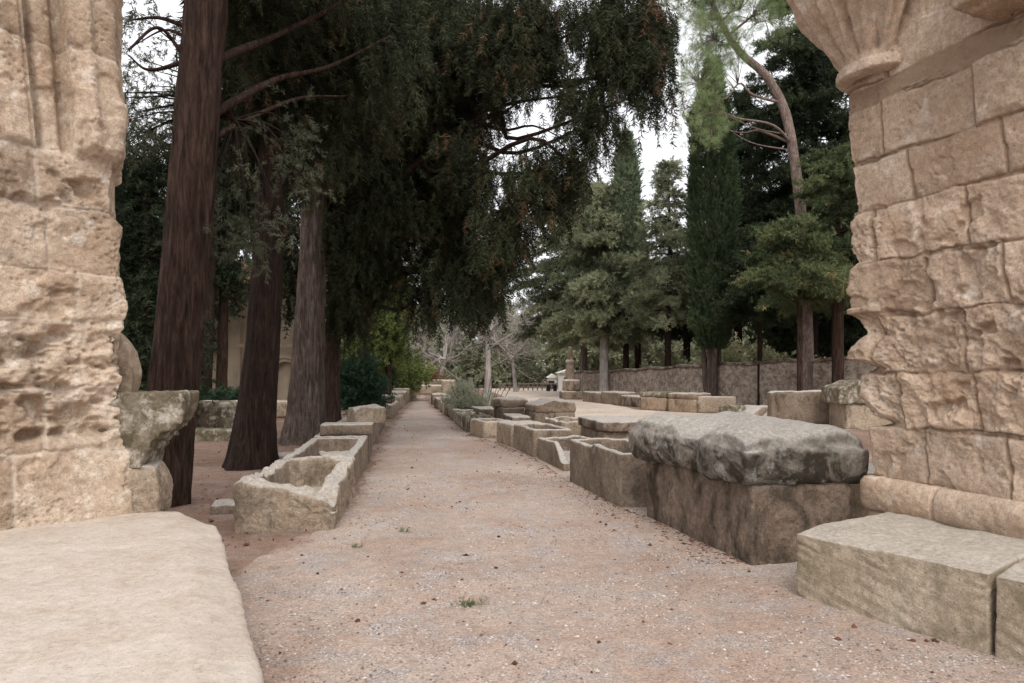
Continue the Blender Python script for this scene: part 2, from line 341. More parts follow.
def block(cx, cy, z0, w, l, h, label, name, cat, rotdeg=0., mat='tomb', amp=.03, seed=1, shape=None, group=None, freq=3., hx=None, smooth=4, vox=None, chip=.35, pits=1.):
    hs_ = hx or [hexa(-w / 2, w / 2, -l / 2, l / 2, 0, h)]
    me = rough_mesh(name, hs_, vox or _vox(cy), smooth, amp, freq, seed, M[mat], shape, chip=chip, rot=math.radians(rotdeg), pits=pits)
    return tag(link(name, me, (cx, cy, z0)), label, cat, group)

# ------------------------------------------------------------------ the portal: right pier
def strip_pier(path_pts, ds_of, z0, z1, dz, sgn=1):
    """vertical wall following a plan polyline; returns base points, outward normals, arc lengths, z"""
    pts = [np.array(p, float) for p in path_pts]; out = []; nn = []; ss = []; s = 0
    for i in range(len(pts) - 1):
        a, b = pts[i], pts[i + 1]; L = np.hypot(*(b - a)); n = max(2, int(L / ds_of[i])); d = (b - a) / L; nr = np.array([d[1], -d[0]]) * sgn
        for k in range(n):
            u = k / n; out.append(a + (b - a) * u); nn.append(nr); ss.append(s + L * u)
        s += L
    out.append(pts[-1]); nn.append(nn[-1]); ss.append(s)
    out, nn, ss = np.array(out), np.array(nn), np.array(ss)
    # round the normals over the corners
    for _ in range(10):
        q = nn.copy(); q[1:-1] = (nn[:-2] + 2 * nn[1:-1] + nn[2:]) / 4; nn = q
    nn /= np.linalg.norm(nn, axis=1)[:, None]
    z = np.arange(z0, z1 + dz, dz); return out, nn, ss, z
def masonry(s, z, courses, joints, seed, rnd=.05, depth=.03):
    """block surface: (displacement, mortar mask) for arrays s, z"""
    q3 = np.stack([s * 5, z * 5, s * 0 + seed], 1); jit = fbm(q3, seed, 4); z = z + .028 * jit; s = s + .03 * fbm(q3 + 7.7, seed + 3, 4); rnd = rnd * (.6 + 1.9 * sstep(-.1, .5, fbm(q3 * .6 + 3, seed + 5, 3)))
    ci = np.clip(np.searchsorted(courses, z) - 1, 0, len(courses) - 2); cz = np.array(courses)
    wob = .012 * np.sin(s * 3.1 + ci * 2.) + .006 * np.sin(s * 9 + ci)
    dz = np.minimum(np.abs(z + wob - cz[ci]), np.abs(cz[ci + 1] - z - wob)); dsj = np.full(len(s), 9.); bi = np.zeros(len(s), int)
    for k in range(len(courses) - 1):
        m = ci == k
        if not m.any(): continue
        j = np.array(sorted(joints[k % len(joints)] if not isinstance(joints, dict) else joints.get(k, [])))
        if len(j):
            zz = z[m] * 7; sj = s[m] + .008 * np.sin(zz + k); dsj[m] = np.abs(sj[:, None] - j[None]).min(1); bi[m] = np.searchsorted(j, sj)
    e = np.minimum(dz, dsj)
    off = (_h(ci, bi, bi * 0 + 3, seed) - .5) * .035
    prof = np.sqrt(np.clip(1 - (1 - np.clip(e / rnd, 0, 1)) ** 2, 0, 1))
    return off + depth * (prof - 1), 1 - sstep(.008, .02, e), _h(ci, bi, bi * 0 + 7, seed)
Dp = np.array([-.349, .937]); P0 = np.array([2.95, 5.85])
Np = np.array([-Dp[1], Dp[0]])                                    # outward normal of the front face (to the passage)
near_end = P0 - Dp * 3.1
path_r = [near_end, P0, P0 + np.array([.937, .349]) * .9, near_end + np.array([.937, .349]) * .9]
base, nn, ss, z = strip_pier(path_r[:3], [.0085, .02], .70, 5.6, .0085, -1)
SS, ZZ = np.meshgrid(ss, z); sf, zf = SS.ravel(), ZZ.ravel(); tc = 3.1 - sf          # tc: distance from the far corner
def tj(px): k = (px - 512) / FPX; return 3.1 - (k * 5.85 - 2.95) / (.349 + .937 * k)
zc = [.4, .72, 1.15, 1.58, 2.05, 2.47, 2.92, 3.32, 3.78, 3.95, 4.8, 5.7]
jn = {1: [tj(926), tj(1010)], 2: [tj(905), tj(985)], 3: [tj(893), tj(978)], 4: [tj(947), tj(1030)], 5: [tj(896), tj(996)], 6: [tj(937), tj(1040)], 7: [tj(910), tj(1013)], 9: [tj(921), tj(1060)]}
for k in jn: jn[k] = [x for x in jn[k]] + [jn[k][-1] - .75, jn[k][-1] - 1.4]
dm, mort, ci = masonry(sf, zf, zc, jn, 5, .035, .032)
bandm = sstep(3.775, 3.79, zf + .02 * np.sin(sf * 7)) * sstep(3.955, 3.94, zf + .02 * np.sin(sf * 5)); mort = np.maximum(mort, bandm); dm = dm * (1 - bandm) - .022 * bandm
B3 = np.tile(base, (len(z), 1)); P3 = np.stack([B3[:, 0], B3[:, 1], zf], 1)
ero = sstep(2.15, 1.95, zf) * sstep(1.1, 1.25, zf) + .35 * sstep(3.0, 2.8, zf) * sstep(1.95, 2.1, zf)                                    # the deeply eaten courses
top_smooth = sstep(2.7, 3.2, zf)
d = dm + (.026 + .055 * ero - .016 * top_smooth) * fbm(P3 * 4.2, 11, 5, .55) + (.006 + .02 * ero) * fbm(P3 * 15, 31, 5, .6)
d -= (.024 + .04 * ero) * sstep(.12, .35, fbm(P3 * 5.5 + 5, 37, 4)) * (1 - .4 * top_smooth)
pit = (1 - sstep(.12, .42, worley(P3 * np.array([26, 26, 30.]), 4)))
edge_pits = sstep(.55, .15, tc) * (zf > 1.2) + .25 + .6 * ero * sstep(-.1, .3, fbm(P3 * 2.5, 77, 3))
d -= .016 * pit * edge_pits * sstep(-.25, .25, fbm(P3 * 3, 55, 3))
strip = sstep(.35, 0, np.abs(tc))
prof = np.interp(zf, [.7, 1.13, 1.17, 1.24, 1.4, 1.55, 1.62, 1.69, 1.76, 1.9, 2.02, 2.07, 2.25, 2.45, 2.5, 2.7, 2.9, 3.0, 3.3, 3.7], [.02, .02, -.10, -.02, .06, .03, -.06, .09, .06, -.05, -.02, .05, .06, .03, -.02, .01, .0, -.02, -.01, 0])
d += prof * strip + .05 * ero * fbm(P3 * 1.7 + 9, 61, 3)
Nf = np.tile(nn, (len(z), 1))
Vp = P3.copy(); Vp[:, :2] += Nf * d[:, None]
Vp[:, :2] += Dp[None] * np.interp(zf, [.7, 1.2, 2.4, 3.8, 5.], [-.02, .03, .19, .30, .33])[:, None]
Vp[:, 2] += .02 * ero * fbm(P3 * 6, 91, 3)
# corner strip also moves outward along the passage so that the outline is ragged
Vp[:, :2] += (Dp * 1.)[None] * ((prof * .8 + .02 * fbm(P3 * 8, 3, 4)) * strip)[:, None]
pier_loc = (3.6, 4.6, .48)
pier = empty('stone_pier', pier_loc, 'tall limestone block pier with carved capital standing on the right bench', 'pier')
F = grid_faces(len(z), len(ss))
shaft = link('shaft', mesh_np('shaft', Vp - np.array(pier_loc), F, M['jamb'], {'mortar': mort * .9, 'blk': ci}), parent=pier)
# hidden side of the pier closes the shaft
ne, fe = path_r[3], path_r[2]
def wallbox(name, pts, z0, z1, mat, parent, loc):
    n = len(pts); V = [(p[0], p[1], zz) for zz in (z0, z1) for p in pts]
    me = bpy.data.meshes.new(name); me.from_pydata([tuple(np.array(v) - np.array(loc)) for v in V], [], [tuple(range(n))[::-1], tuple(range(n, 2 * n))] + [(i, (i + 1) % n, n + (i + 1) % n, n + i) for i in range(n)])
    me.materials.append(mat); return link(name, me, parent=parent)
core_in = [near_end + Np * -.12, P0 + Np * -.12 - Dp * .12, fe - Dp * .10, ne]
wallbox('core', core_in, .3, 5.55, M['jamb'], pier, pier_loc)
# base course: a worn rounded torus block row
bb, bn, bs, bz = strip_pier(path_r[:3], [.012, .03], .30, .745, .009, -1)
SB, ZB = np.meshgrid(bs, bz); sb, zb = SB.ravel(), ZB.ravel(); PB = np.stack([*np.tile(bb, (len(bz), 1)).T, zb], 1)
u = np.clip((zb - .46) / .285, 0, 1); db = .015 + .075 * np.sqrt(np.clip(1 - (2 * u - 1) ** 2, 0, 1)) - .05 * (zb > .735) + .022 * fbm(PB * 3.5, 8, 5) + .006 * fbm(PB * 22, 9, 3)
db -= .05 * sstep(.02, 0, np.abs(sb - tj(940)))
Vb = PB.copy(); Vb[:, :2] += np.tile(bn, (len(bz), 1)) * db[:, None]; Vb[:, :2] += Dp * (.04 * sstep(.3, 0, np.abs(3.1 - sb)))[:, None]
link('base', mesh_np('base', Vb - np.array(pier_loc), grid_faces(len(bz), len(bs)), M['jamb'], {'mortar': sb * 0, 'blk': _h((sb > tj(940)).astype(np.int64), (sb * 0).astype(np.int64), (sb * 0).astype(np.int64), 3)}), parent=pier)
# capital: collar, leafy bell, abacus, set on the far corner of the pier
cc = P0 + Np * -.14 + Dp * .08
nth = 260; cz = np.concatenate([np.arange(3.99, 4.17, .007), np.arange(4.17, 5.30, .011)])
TH, CZ = np.meshgrid(np.linspace(0, 2 * math.pi, nth, endpoint=False), cz); th, czf = TH.ravel(), CZ.ravel()
r = np.interp(czf, [3.99, 4.0, 4.015, 4.07, 4.095, 4.11, 4.16, 4.4, 4.6, 4.85, 5.0, 5.3], [.20, .31, .325, .325, .318, .30, .31, .44, .60, .70, .72, .72])
lob = np.abs(np.sin(th * 6)); leaf = sstep(4.12, 4.2, czf)
r = r + leaf * (.10 * lob ** .5 - .08 + .026 * np.cos(th * 30 + 2 * np.sin(czf * 5)) * sstep(4.15, 4.4, czf))
r = r + leaf * .05 * sstep(.5, 1, np.cos(th * 6)) * np.exp(-((czf - 4.55) / .1) ** 2)
PC = np.stack([cc[0] + r * np.cos(th), cc[1] + r * np.sin(th), czf], 1)
q = .028 * fbm(PC * 6, 71, 5) - .012 * (1 - sstep(.1, .4, worley(PC * 22, 12))) * sstep(0, .4, fbm(PC * 3, 13, 3)); r = r + q
PC[:, 0] = cc[0] + r * np.cos(th); PC[:, 1] = cc[1] + r * np.sin(th)
link('capital', mesh_np('capital', PC - np.array(pier_loc), grid_faces(len(cz), nth, True), M['jamb'], {'mortar': th * 0, 'blk': th * 0 + .5}), parent=pier)
cb = P0 - Dp * 1.22 + Np * .10
me = rough_mesh('corbel', [hexa(-.24, .24, -.32, .32, 0, .7), hexa(-.14, .14, -.24, .24, -.05, .1)], .014, 34, .03, 5, 44, M['jamb'], rot=math.atan2(Dp[1], Dp[0]) - math.pi / 2)
o = link('corbel', me, tuple(np.array([cb[0], cb[1], 4.03]) - np.array(pier_loc)), pier)

# right bench of two big blocks
A = np.array([2.0, 5.07]); Bd = np.array([.53, -.848]); Bn = np.array([.848, .53])
bench_loc = (2.9, 4.6, 0)
bench = empty('stone_bench', bench_loc, 'long low limestone bench of two big blocks under the right pier', 'bench')
rb = math.atan2(Bd[1], Bd[0]) - math.pi / 2
def bench_block(s0, s1, h, seed, h2):
    L = s1 - s0; c = A + Bd * (s0 + s1) / 2 + Bn * .75
    # local x axis = Bn turned: local y along Bd, local x to the right of it (towards the passage)
    def shp(P):
        k = sstep(.3, .48, P[:, 2]); f = sstep(.4, .75, P[:, 0])
        P[:, 0] += .004 * np.sin(P[:, 1] * 22 + P[:, 2] * 75 + 4 * fbm(P * 2.5, seed, 3)) * sstep(-.1, .3, fbm(P * 3, seed + 2, 3)) * (np.abs(P[:, 0]) > .6)      # slanting tool marks on the front
        P[:, 2] -= .035 * k * f; return P
    me = rough_mesh('block', [hexa(-.75, .75, -L / 2, L / 2, -.04, h, (h, h, h2, h2))], .015, 2, .014, 3.2, seed, M['bench'], shp, chip=.25, rot=rb)
    link('block', me, (c[0] - bench_loc[0], c[1] - bench_loc[1], 0), bench)
bench_block(0, 1.245, .485, 21, .505); bench_block(1.265, 3.6, .50, 22, .50)

# left jamb
PLa = np.array([-3.07, 5.86]); dl = np.array([.68, .733]); dl /= np.hypot(*dl); far_l = np.array([-.5, .866])
start = PLa - dl * 2.3
base, nn, ss, z = strip_pier([start, PLa, PLa + far_l * .9], [.0095, .02], .36, 5.6, .0095)
SS, ZZ = np.meshgrid(ss, z); sf, zf = SS.ravel(), ZZ.ravel(); tc = 2.3 - sf
P3 = np.stack([*np.tile(base, (len(z), 1)).T, zf], 1)
def sl(px): k = (px - 512) / FPX; return (PLa[0] - k * PLa[1]) / (dl[0] - k * dl[1])     # distance back from the corner at photo column px
zc = [.2, .98, 1.45, 1.98, 2.35, 2.86, 3.27, 4.05, 4.8, 5.7]
jn = {0: [1.55], 1: [2.3 - sl(62), 2.3 - sl(88), 1.2], 2: [2.3 - sl(60), 2.3 - sl(98), 1.1], 3: [2.3 - sl(92), .9], 4: [2.3 - sl(66), .7], 5: [2.3 - sl(62), 1.0], 6: [1.0], 7: [1.2], 8: [.9]}
dm, mort, ci = masonry(sf, zf, zc, jn, 15, .05, .022)
mould = sstep(3.22, 3.32, zf)
g = lambda c, w: np.exp(-((tc - c) / w) ** 2)
lerp = lambda a, b: a + (b - a) * np.clip((zf - 3.3) / 1.4, 0, 1.4)
t1, t2, t3, t4 = lerp(sl(126), sl(118)), lerp(sl(100), sl(86)), lerp(sl(59), sl(40)), lerp(sl(30), sl(8))
pm = .05 * sstep(t2 + .02, t2 - .02, tc) - .06 * g(t2 + .05, .035) + .035 * g((t1 + t2) / 2 - .02, .05) - .05 * sstep(t3 + .02, t3 - .015, tc) * sstep(t2, t2 + .03, tc) + .035 * g(t3 - .02, .016) + .03 * g(t2 + .005, .014) - .055 * g(t3 - .06, .025) + .03 * g(t3 + .16, .09) - .05 * g(t4 + .02, .03)
ero = sstep(3.2, 2.8, zf) * sstep(.95, 1.35, zf)
honey = sstep(2.05, 1.8, zf) * sstep(1.02, 1.12, zf)                                   # the deeply hollowed band
ridg = 1 - np.abs(fbm(P3 * np.array([3.2, 3.2, 5.5]), 41, 4))
ridg2 = 1 - np.abs(fbm(P3 * np.array([5, 5, 9.]), 43, 4))
d = dm * (1 - .6 * honey) + mould * pm * 1.5 + (.016 + .024 * ero) * fbm(P3 * 4, 17, 5) + .008 * fbm(P3 * 16, 18, 5, .6)
d -= .12 * honey * (1 - sstep(.55, .95, ridg)) + .02 * sstep(.15, .4, fbm(P3 * 6 + 3, 49, 4)) + .02 * honey * (1 - ridg2) * 2 + .02 * honey
band2 = sstep(3.25, 3.15, zf) * sstep(2.75, 2.85, zf) + .6 * sstep(2.5, 2.3, zf) * sstep(1.95, 2.05, zf)
d -= .075 * band2 * sstep(.1, .45, fbm(P3 * np.array([3.5, 3.5, 5]), 47, 4)) + .05 * ero * sstep(.62, .95, 1 - ridg2) 
d -= .014 * (1 - sstep(.1, .4, worley(P3 * 24, 19))) * sstep(0, .35, fbm(P3 * 2.6, 20, 3))
d += .05 * sstep(1.0, .45, zf) * (1 + .4 * fbm(P3 * 3, 88, 3))
foot = sstep(1.05, .9, zf); d += .012 * foot
strip = sstep(.28, 0, np.abs(tc))
profl = np.interp(zf, [.36, .9, 1.0, 1.25, 1.4, 1.5, 1.7, 2.2, 2.35, 2.75, 2.85, 3.1, 3.3, 3.7, 3.85, 4.2, 4.6], [.04, .07, .01, .05, -.02, -.01, -.02, .03, .0, .04, -.05, -.03, 0, .02, -.03, -.05, -.06])
Vl = P3.copy(); Vl[:, :2] += np.tile(nn, (len(z), 1)) * d[:, None]
Vl[:, :2] += dl[None] * np.interp(zf, [.4, 1.5, 2.3, 3.2, 4.8], [-.09, -.09, -.10, -.17, -.17])[:, None]
Vl[:, :2] += dl * ((profl + .03 * fbm(P3 * 6, 23, 4)) * strip)[:, None]
jl = (-3.9, 5.6, .36)
jamb = empty('portal_jamb', jl, 'eroded limestone portal jamb with vertical mouldings on the left slab', 'pier')
link('shaft', mesh_np('shaft', Vl - np.array(jl), grid_faces(len(z), len(ss)), M['jambL'], {'mortar': mort * .8, 'blk': ci}), parent=jamb)
nl = np.array([dl[1], -dl[0]])
wallbox('core', [start - nl * .14, PLa - nl * .16 - dl * .1, PLa + far_l * .85 - nl * .1 - dl * .1, start + far_l * .9], .3, 5.55, M['jambL'], jamb, jl)
block(-3.47, 6.2, 1.38, .44, .40, .56, 'pale rounded stone bulging behind the left jamb edge', 'jamb_stone', 'stone', 20, 'jambL', .03, 31, freq=3.5, vox=.016, smooth=12, shape=rounded(.56, .35, .68))
block(-3.06, 6.08, .80, .74, .52, .61, 'broken mossy bracket stone jutting from the left jamb over a smaller stone', 'bracket_stone', 'stone', 8, 'moss', .035, 33, freq=3.5, vox=.015, smooth=16, hx=[hexa(-.37, xr, -.26, .26, za, zb) for xr, za, zb in ((.34, .44, .62), (.32, .36, .46), (.25, .29, .38), (.17, .22, .31), (.10, .14, .24), (.05, .07, .16), (.02, 0, .09))])
block(-3.07, 6.0, .40, .36, .42, .43, 'small rounded pale stone on the left slab under the bracket stone', 'prop_stone', 'stone', 12, 'tombpale', .025, 35, freq=4, vox=.014, smooth=12, shape=rounded(.43, .35, .85))
# worn threshold slab on the left
edge = [(-2.35, 5.70), (-2.13, 5.28), (-1.93, 4.85), (-1.70, 4.35), (-1.49, 3.94), (-1.2, 3.3), (-.9, 2.65), (-.45, 1.7), (-.2, 1.15)]
hx = []
ex = [(-4.9, 1.15)] 
ys = np.arange(1.1, 6.05, .15); ea = np.array(edge)
for y0, y1 in zip(ys[:-1], ys[1:]):
    x0 = np.interp(y0, ea[::-1, 1], ea[::-1, 0]); x1 = np.interp(min(y1, 5.9), ea[::-1, 1], ea[::-1, 0])
    if y0 > 5.6: x0 = min(x0, -2.45 - .9 * (y0 - 5.6)); 
    if y1 > 5.6: x1 = min(x1, -2.45 - .9 * (y1 - 5.6))
    v = [(-4.9, y0 - .01, -.05), (x0, y0 - .01, -.05), (x1, y1 + .01, -.05), (-4.9, y1 + .01, -.05)]
    hx.append([(a + 2.6, b - 4, c) for a, b, c in v] + [(a + 2.6, b - 4, .45) for a, b, c in v])
def slab_shape(P):
    ex_ = np.interp(P[:, 1] + 4, ea[::-1, 1], ea[::-1, 0]) + 2.6
    dd = ex_ - P[:, 0]; P[:, 2] -= sstep(.28, 0, dd) * .05 * (P[:, 2] > .2) + .012 * (P[:, 2] > .2) * fbm(P * 1.2, 51, 3); return P
me = rough_mesh('threshold_slab', hx, .022, 7, .012, 2.2, 52, M['slab'], slab_shape, chip=.2)
tag(link('threshold_slab', me, (-2.6, 4, 0)), 'broad pale worn stone slab under the left jamb', 'slab', None)

# ------------------------------------------------------------------ sarcophagi, right row
trough((1.95, 5.85), (1.45, 7.84), .95, .66, 'closed brown sarcophagus chest nearest on the right under a massive lichened lid', solid=True, mat='tombdark', amp=.03, seed=61)
def lidshape(P):
    x, y, zz = P[:, 0], P[:, 1], P[:, 2]; top = sstep(.15, .42, zz)
    P[:, 2] += top * ((.045 * fbm(np.stack([x * 2.2, y * 2.2, x * 0], 1), 66, 3) - .10 * np.exp(-((y + .25) / .22) ** 2) * sstep(.15, -.4, x) + .03 * sstep(-.1, .5, x)))
    P[:, 0] += .10 * np.exp(-((y + .22) / .13) ** 2) * sstep(-.3, -.52, x) - .03 * (x < -.3) * sstep(.2, .8, y)
    P[:, 0] += .03 * np.sin(y * 5) * sstep(.1, -.4, x)
    k = 1 - .05 * sstep(.22, .46, zz) ** 1.5 - .04 * sstep(.12, .0, zz); P[:, 0] *= k; P[:, 1] *= 1 - (1 - k) * .6; P[:, 2] -= .06 * sstep(.25, .44, zz) * (sstep(.38, .56, np.abs(x)) + sstep(.85, 1.08, np.abs(y)))
    return P
Ls, dS, rS = frame((1.95, 5.85), (1.45, 7.84)); cS = (np.array((1.95, 5.85)) + np.array((1.45, 7.84))) / 2 + np.array([dS[1], -dS[0]]) * .475
block(cS[0], cS[1], .648, 1.20, 2.2, .46, 'massive rounded grey lichened lid lying on the nearest right chest', 'sarcophagus_lid', 'lid', math.degrees(rS), 'lid', .04, 63, shape=lidshape, freq=1.7, smooth=30, vox=.019, chip=.1, pits=.25, group=None)
block(3.42, 7.35, 0, .7, .9, .62, 'ochre stone block wedged behind the big lidded chest beside the right pier', 'stone_block', 'block', 14, 'tombochre', .02, 64)
rimn = lambda sd, am: (lambda x, y, a, b: .0 + am * fbm(np.stack([x * 3, y * 3, x * 0 + sd], 1), sd, 4))
def rim_of(h, sd, am, extra=None):
    def f(x, y, a, b):
        r = h + am * .7 * (fbm(np.stack([x * 3, y * 3, x * 0 + sd], 1), sd, 5) - .3)
        if extra is not None: r = r + extra(x, y, a, b)
        return r
    return f
trough((1.25, 8.31), (.82, 10.3), .88, .65, 'open deep trough sarcophagus with knobbly rim just behind the big lidded chest', seed=71, rim=rim_of(.65, 71, .03, lambda x, y, a, b: -.03 * (y > 0)), mat='tomb', amp=.014)
def notch(x, y, a, b): return -.32 * sstep(-.2, -b, y) * sstep(-a + .35, -a + .05, x)
trough((.815, 11.3), (.46, 12.95), .80, .42, 'broken trough sarcophagus with a slanting pale break in its path side', seed=73, rim=rim_of(.42, 73, .06, notch), mat='tomb', amp=.016)
trough((.39, 13.1), (.02, 14.75), .74, .52, 'open square cut trough sarcophagus behind the broken one', seed=75, rim=rim_of(.52, 75, .03), mat='tomb', amp=.012)
trough((.0, 14.85), (-.36, 15.95), .85, .47, 'solid grey stone chest between two open troughs of the right row', seed=77, solid=True, mat='tombpale', amp=.02)
trough((-.66, 16.75), (-1.05, 17.7), .74, .42, 'short pale trough set square to the path before the grey shrub', seed=79, rim=rim_of(.42, 79, .03), mat='tombpale', amp=.014)
def rowpt(Y): return np.array([np.interp(Y, [17, 18.6, 21.3, 24, 27.4, 31, 35, 42], [-.8, -1.14, -1.63, -2.1, -2.7, -3.37, -3.95, -4.75]), Y])
lab = ['mossy low trough left of the grey shrub', 'dark low trough with green algae beside the path before the shrub', 'low square pale trough where the grey shrub overhangs the row', 'small dark chest far along the right of the path', 'upright pale block far along the right of the path', 'small far trough next to the distant tombs', 'last low chest on the right where the path ends']
for k, (y0, y1, h, w, mt, sol) in enumerate([(18.4, 20.0, .38, .75, 'moss', False), (20.2, 21.9, .36, .75, 'moss', False), (22.2, 23.8, .40, .8, 'tombpale', False), (24.3, 26, .45, .8, 'tombdark', True), (26.6, 28.2, .42, .8, 'tombpale', True), (29.2, 31, .45, .8, 'tomb', False), (33, 35, .5, .8, 'tomb', True)]):
    trough(rowpt(y0), rowpt(y1), w, h, lab[k], seed=81 + k, mat=mt, solid=sol, rim=rim_of(h, 81 + k, .04), amp=.02)
for k, (y, zz, l) in enumerate([(25.2, .44, 'dark slab lying on a small chest far along the right of the path')]):
    p = rowpt(y) + np.array([.4, 0]); block(p[0], p[1], zz, .9, 1.3, .2, l, 'stone_slab', 'slab', 15, 'tombdark', .03, 91)

# second row on the right
SG = 'sarcophagi of the second row'
trough((1.62, 12.7), (1.35, 14.3), 1.0, .52, 'ochre chest under a dark flat lid behind the deep trough', seed=101, solid=True, mat='tombochre', group=SG)
block(1.98, 13.55, .51, 1.1, 1.7, .18, 'dark flat weathered lid on the ochre chest of the second row', 'sarcophagus_lid', 'lid', 10, 'tombdark', .035, 102, smooth=6)
trough((1.02, 15.0), (.75, 16.7), .9, .54, 'open pale trough with broken side in the second row', seed=103, mat='tombpale', rim=rim_of(.54, 103, .10), group=SG)
trough((-.02, 17.0), (-.25, 18.3), .50, .50, 'narrow dark chest of the second row behind the pale grey solid one', seed=105, mat='tombdark', solid=True, group=SG)
trough((.58, 18.6), (.33, 20.0), 1.1, .50, 'pale chest carrying a rounded boulder lid in the second row', seed=107, solid=True, mat='tombpale', group=SG)
block(1.02, 19.3, .48, 1.12, 1.3, .34, 'long rounded ochre lid lying on the pale second row chest', 'sarcophagus_lid', 'lid', 12, 'tombochre', .06, 108, smooth=14, shape=lambda P: np.stack([P[:, 0], P[:, 1], P[:, 2] * np.interp(P[:, 0], [-.6, -.1, .5], [.55, 1, .9])], 1))
trough((-.30, 19.6), (-.55, 20.9), .66, .58, 'tall narrow chest with a crumbling cap right of the grey shrub', seed=109, solid=True, mat='tomb', group=SG)
block(-.08, 20.2, .57, .86, 1.1, .25, 'crumbling grey cap stone on the tall narrow chest', 'sarcophagus_lid', 'lid', 14, 'tomb', .06, 110)
trough((-1.0, 21.4), (-1.35, 23.0), .7, .45, 'dark chest in shade behind the tall narrow one', seed=111, solid=True, mat='tombdark', group=SG)

# third row by the boundary wall
WG = 'sarcophagi along the boundary wall'
def wallrow(pxa, pya, pxb, pyb, depth, h, label, seed, mat, lid=None, solid=True, lidmat=None, lidlabel=None):
    a, b = gp(pxb, pyb), gp(pxa, pya)             # near corner, far corner (front edge)
    o = trough(a, b, depth, h, label, seed=seed, mat=mat, solid=solid, group=WG, amp=.025)
    if lid:
        L, d_, r_ = frame(a, b); c = (a + b) / 2 + np.array([d_[1], -d_[0]]) * depth / 2
        block(c[0], c[1], h - .015, depth + .1, L + .08, lid, lidlabel, 'sarcophagus_lid', 'lid', math.degrees(r_), lidmat or mat, .03, seed + 500)
wallrow(640, 409.5, 666, 411, 1.0, .52, 'ochre sarcophagus with flat lid by the far wall, left of its twin', 121, 'tombochre', .22, lidlabel='mossy lid of the left ochre chest by the far wall', lidmat='moss')
wallrow(668, 411.5, 695, 413, 1.0, .52, 'ochre sarcophagus with flat lid by the far wall, right of its twin', 123, 'tombochre', .22, lidlabel='grey brown lid of the right ochre chest by the far wall')
wallrow(582, 401.5, 600, 403.5, .9, .52, 'low grey chest by the far wall at the foot of the pale trunk', 125, 'tomb')
wallrow(600.5, 403.6, 619, 405.5, .9, .60, 'low grey chest with mossy top between two others near the pale trunk', 127, 'tomb')
wallrow(620, 405.6, 639, 407.5, .9, .48, 'dark low chest left of the ochre twins by the far wall', 129, 'tombdark')
wallrow(697, 413, 737, 413.5, .5, .62, 'broad pale slab like chest right of the ochre twins', 131, 'tombpale')
c = gp(735, 418); block(c[0], c[1] + .3, 0, .5, .8, .42, 'mossy broken stone at the left end of the tilted slabs', 'stone_block', 'block', 30, 'moss', .04, 133)
c = gp(752, 419)
for k, (dx, l) in enumerate([(0, 'tilted grey slab leaning on another before the boundary wall'), (.55, 'second tilted slab, right of the leaning grey one')]):
    block(c[0] + dx, c[1] + .5, -.05, .22, 1.2, .62, l, 'tilted_slab', 'slab', 25, 'tomb', .02, 135 + k, hx=[[(-.55, -.5, 0), (.1, -.5, 0), (.1, .5, 0), (-.55, .5, 0), (.25, -.5, .48), (.55, -.5, .42), (.55, .5, .42), (.25, .5, .48)]])
# the gabled slab
c = gp(808, 424)
def gab(P):
    f = np.interp(P[:, 0], [-1.2, -1.0, .45, .8, 1.2], [.93, 1, 1.02, .72, .55]); P[:, 2] *= f; return P
block(c[0], c[1], 0, 2.25, .5, .98, 'big upright grey slab with a sloping right shoulder before the boundary wall', 'gabled_slab', 'slab', -6, 'tomb', .02, 141, shape=gab)
block(gp(862, 428)[0], gp(862, 428)[1], 0, 1.3, 1.6, .70, 'pale sarcophagus chest half hidden by the right pier', 'stone_sarcophagus', 'sarcophagus', -8, 'tombpale', .02, 143, group=WG)
block(gp(862, 428)[0] - .05, gp(862, 428)[1], .69, 1.6, 1.7, .62, 'thick mossy gabled lid on the chest half hidden by the right pier', 'sarcophagus_lid', 'lid', -8, 'moss', .03, 144, shape=lambda P: np.stack([P[:, 0], P[:, 1], P[:, 2] * np.interp(P[:, 0], [-.8, -.3, .5], [.7, 1, 1])], 1))

# left row
LG = 'sarcophagi on the left of the path'
def l1rim(x, y, a, b):   # here x>0 points away from the path
    return np.interp(y, [-b, -b + .2, b], [-.0, 0, 0]) - .13 * sstep(-b + .35, -b, y) * sstep(.25, -.3, x) - .05 * sstep(-.3, -a, x) * sstep(b, -b, y) + .06 * fbm(np.stack([x * 5, y * 6, x * 0 + 4], 1), 152, 4) + .025 * fbm(np.stack([x * 16, y * 16, x * 0], 1), 153, 3)
trough((-1.76, 7.16), (-2.02, 9.3), .97, .48, 'nearest open trough on the left with broken front and crumbling rim', side=-1, t=.17, seed=151, mat='tombpale', rim=rim_of(.48, 151, .07, l1rim), amp=.036, group=LG)
trough((-2.08, 9.4), (-2.45, 12.2), .92, .47, 'long open trough on the left with a loose fragment inside', side=-1, t=.13, seed=153, mat='tomb', rim=rim_of(.47, 153, .05), amp=.02, group=LG)
block(-2.68, 11.0, .10, .5, .6, .24, 'loose stone fragment lying inside the long left trough', 'stone_fragment', 'stone', 20, 'tomb', .04, 154)
trough((-2.46, 12.3), (-2.78, 14.3), .92, .48, 'left trough closed by a thick cross slab', side=-1, seed=155, mat='tomb', rim=rim_of(.48, 155, .04), group=LG)
block(-2.90, 12.72, .465, .90, .55, .20, 'thick straight slab laid across the third left trough', 'stone_slab', 'slab', 8, 'tomb', .015, 156)
trough((-2.86, 14.6), (-3.25, 17.6), .85, .46, 'low trough on the left supporting a yellowish boulder', side=-1, seed=157, mat='tombpale', solid=True, group=LG)
block(-3.15, 15.6, .44, .66, .9, .38, 'rough yellowish boulder lying on the low left trough', 'boulder', 'stone', 25, 'tombpale', .06, 158, smooth=8, chip=.6)
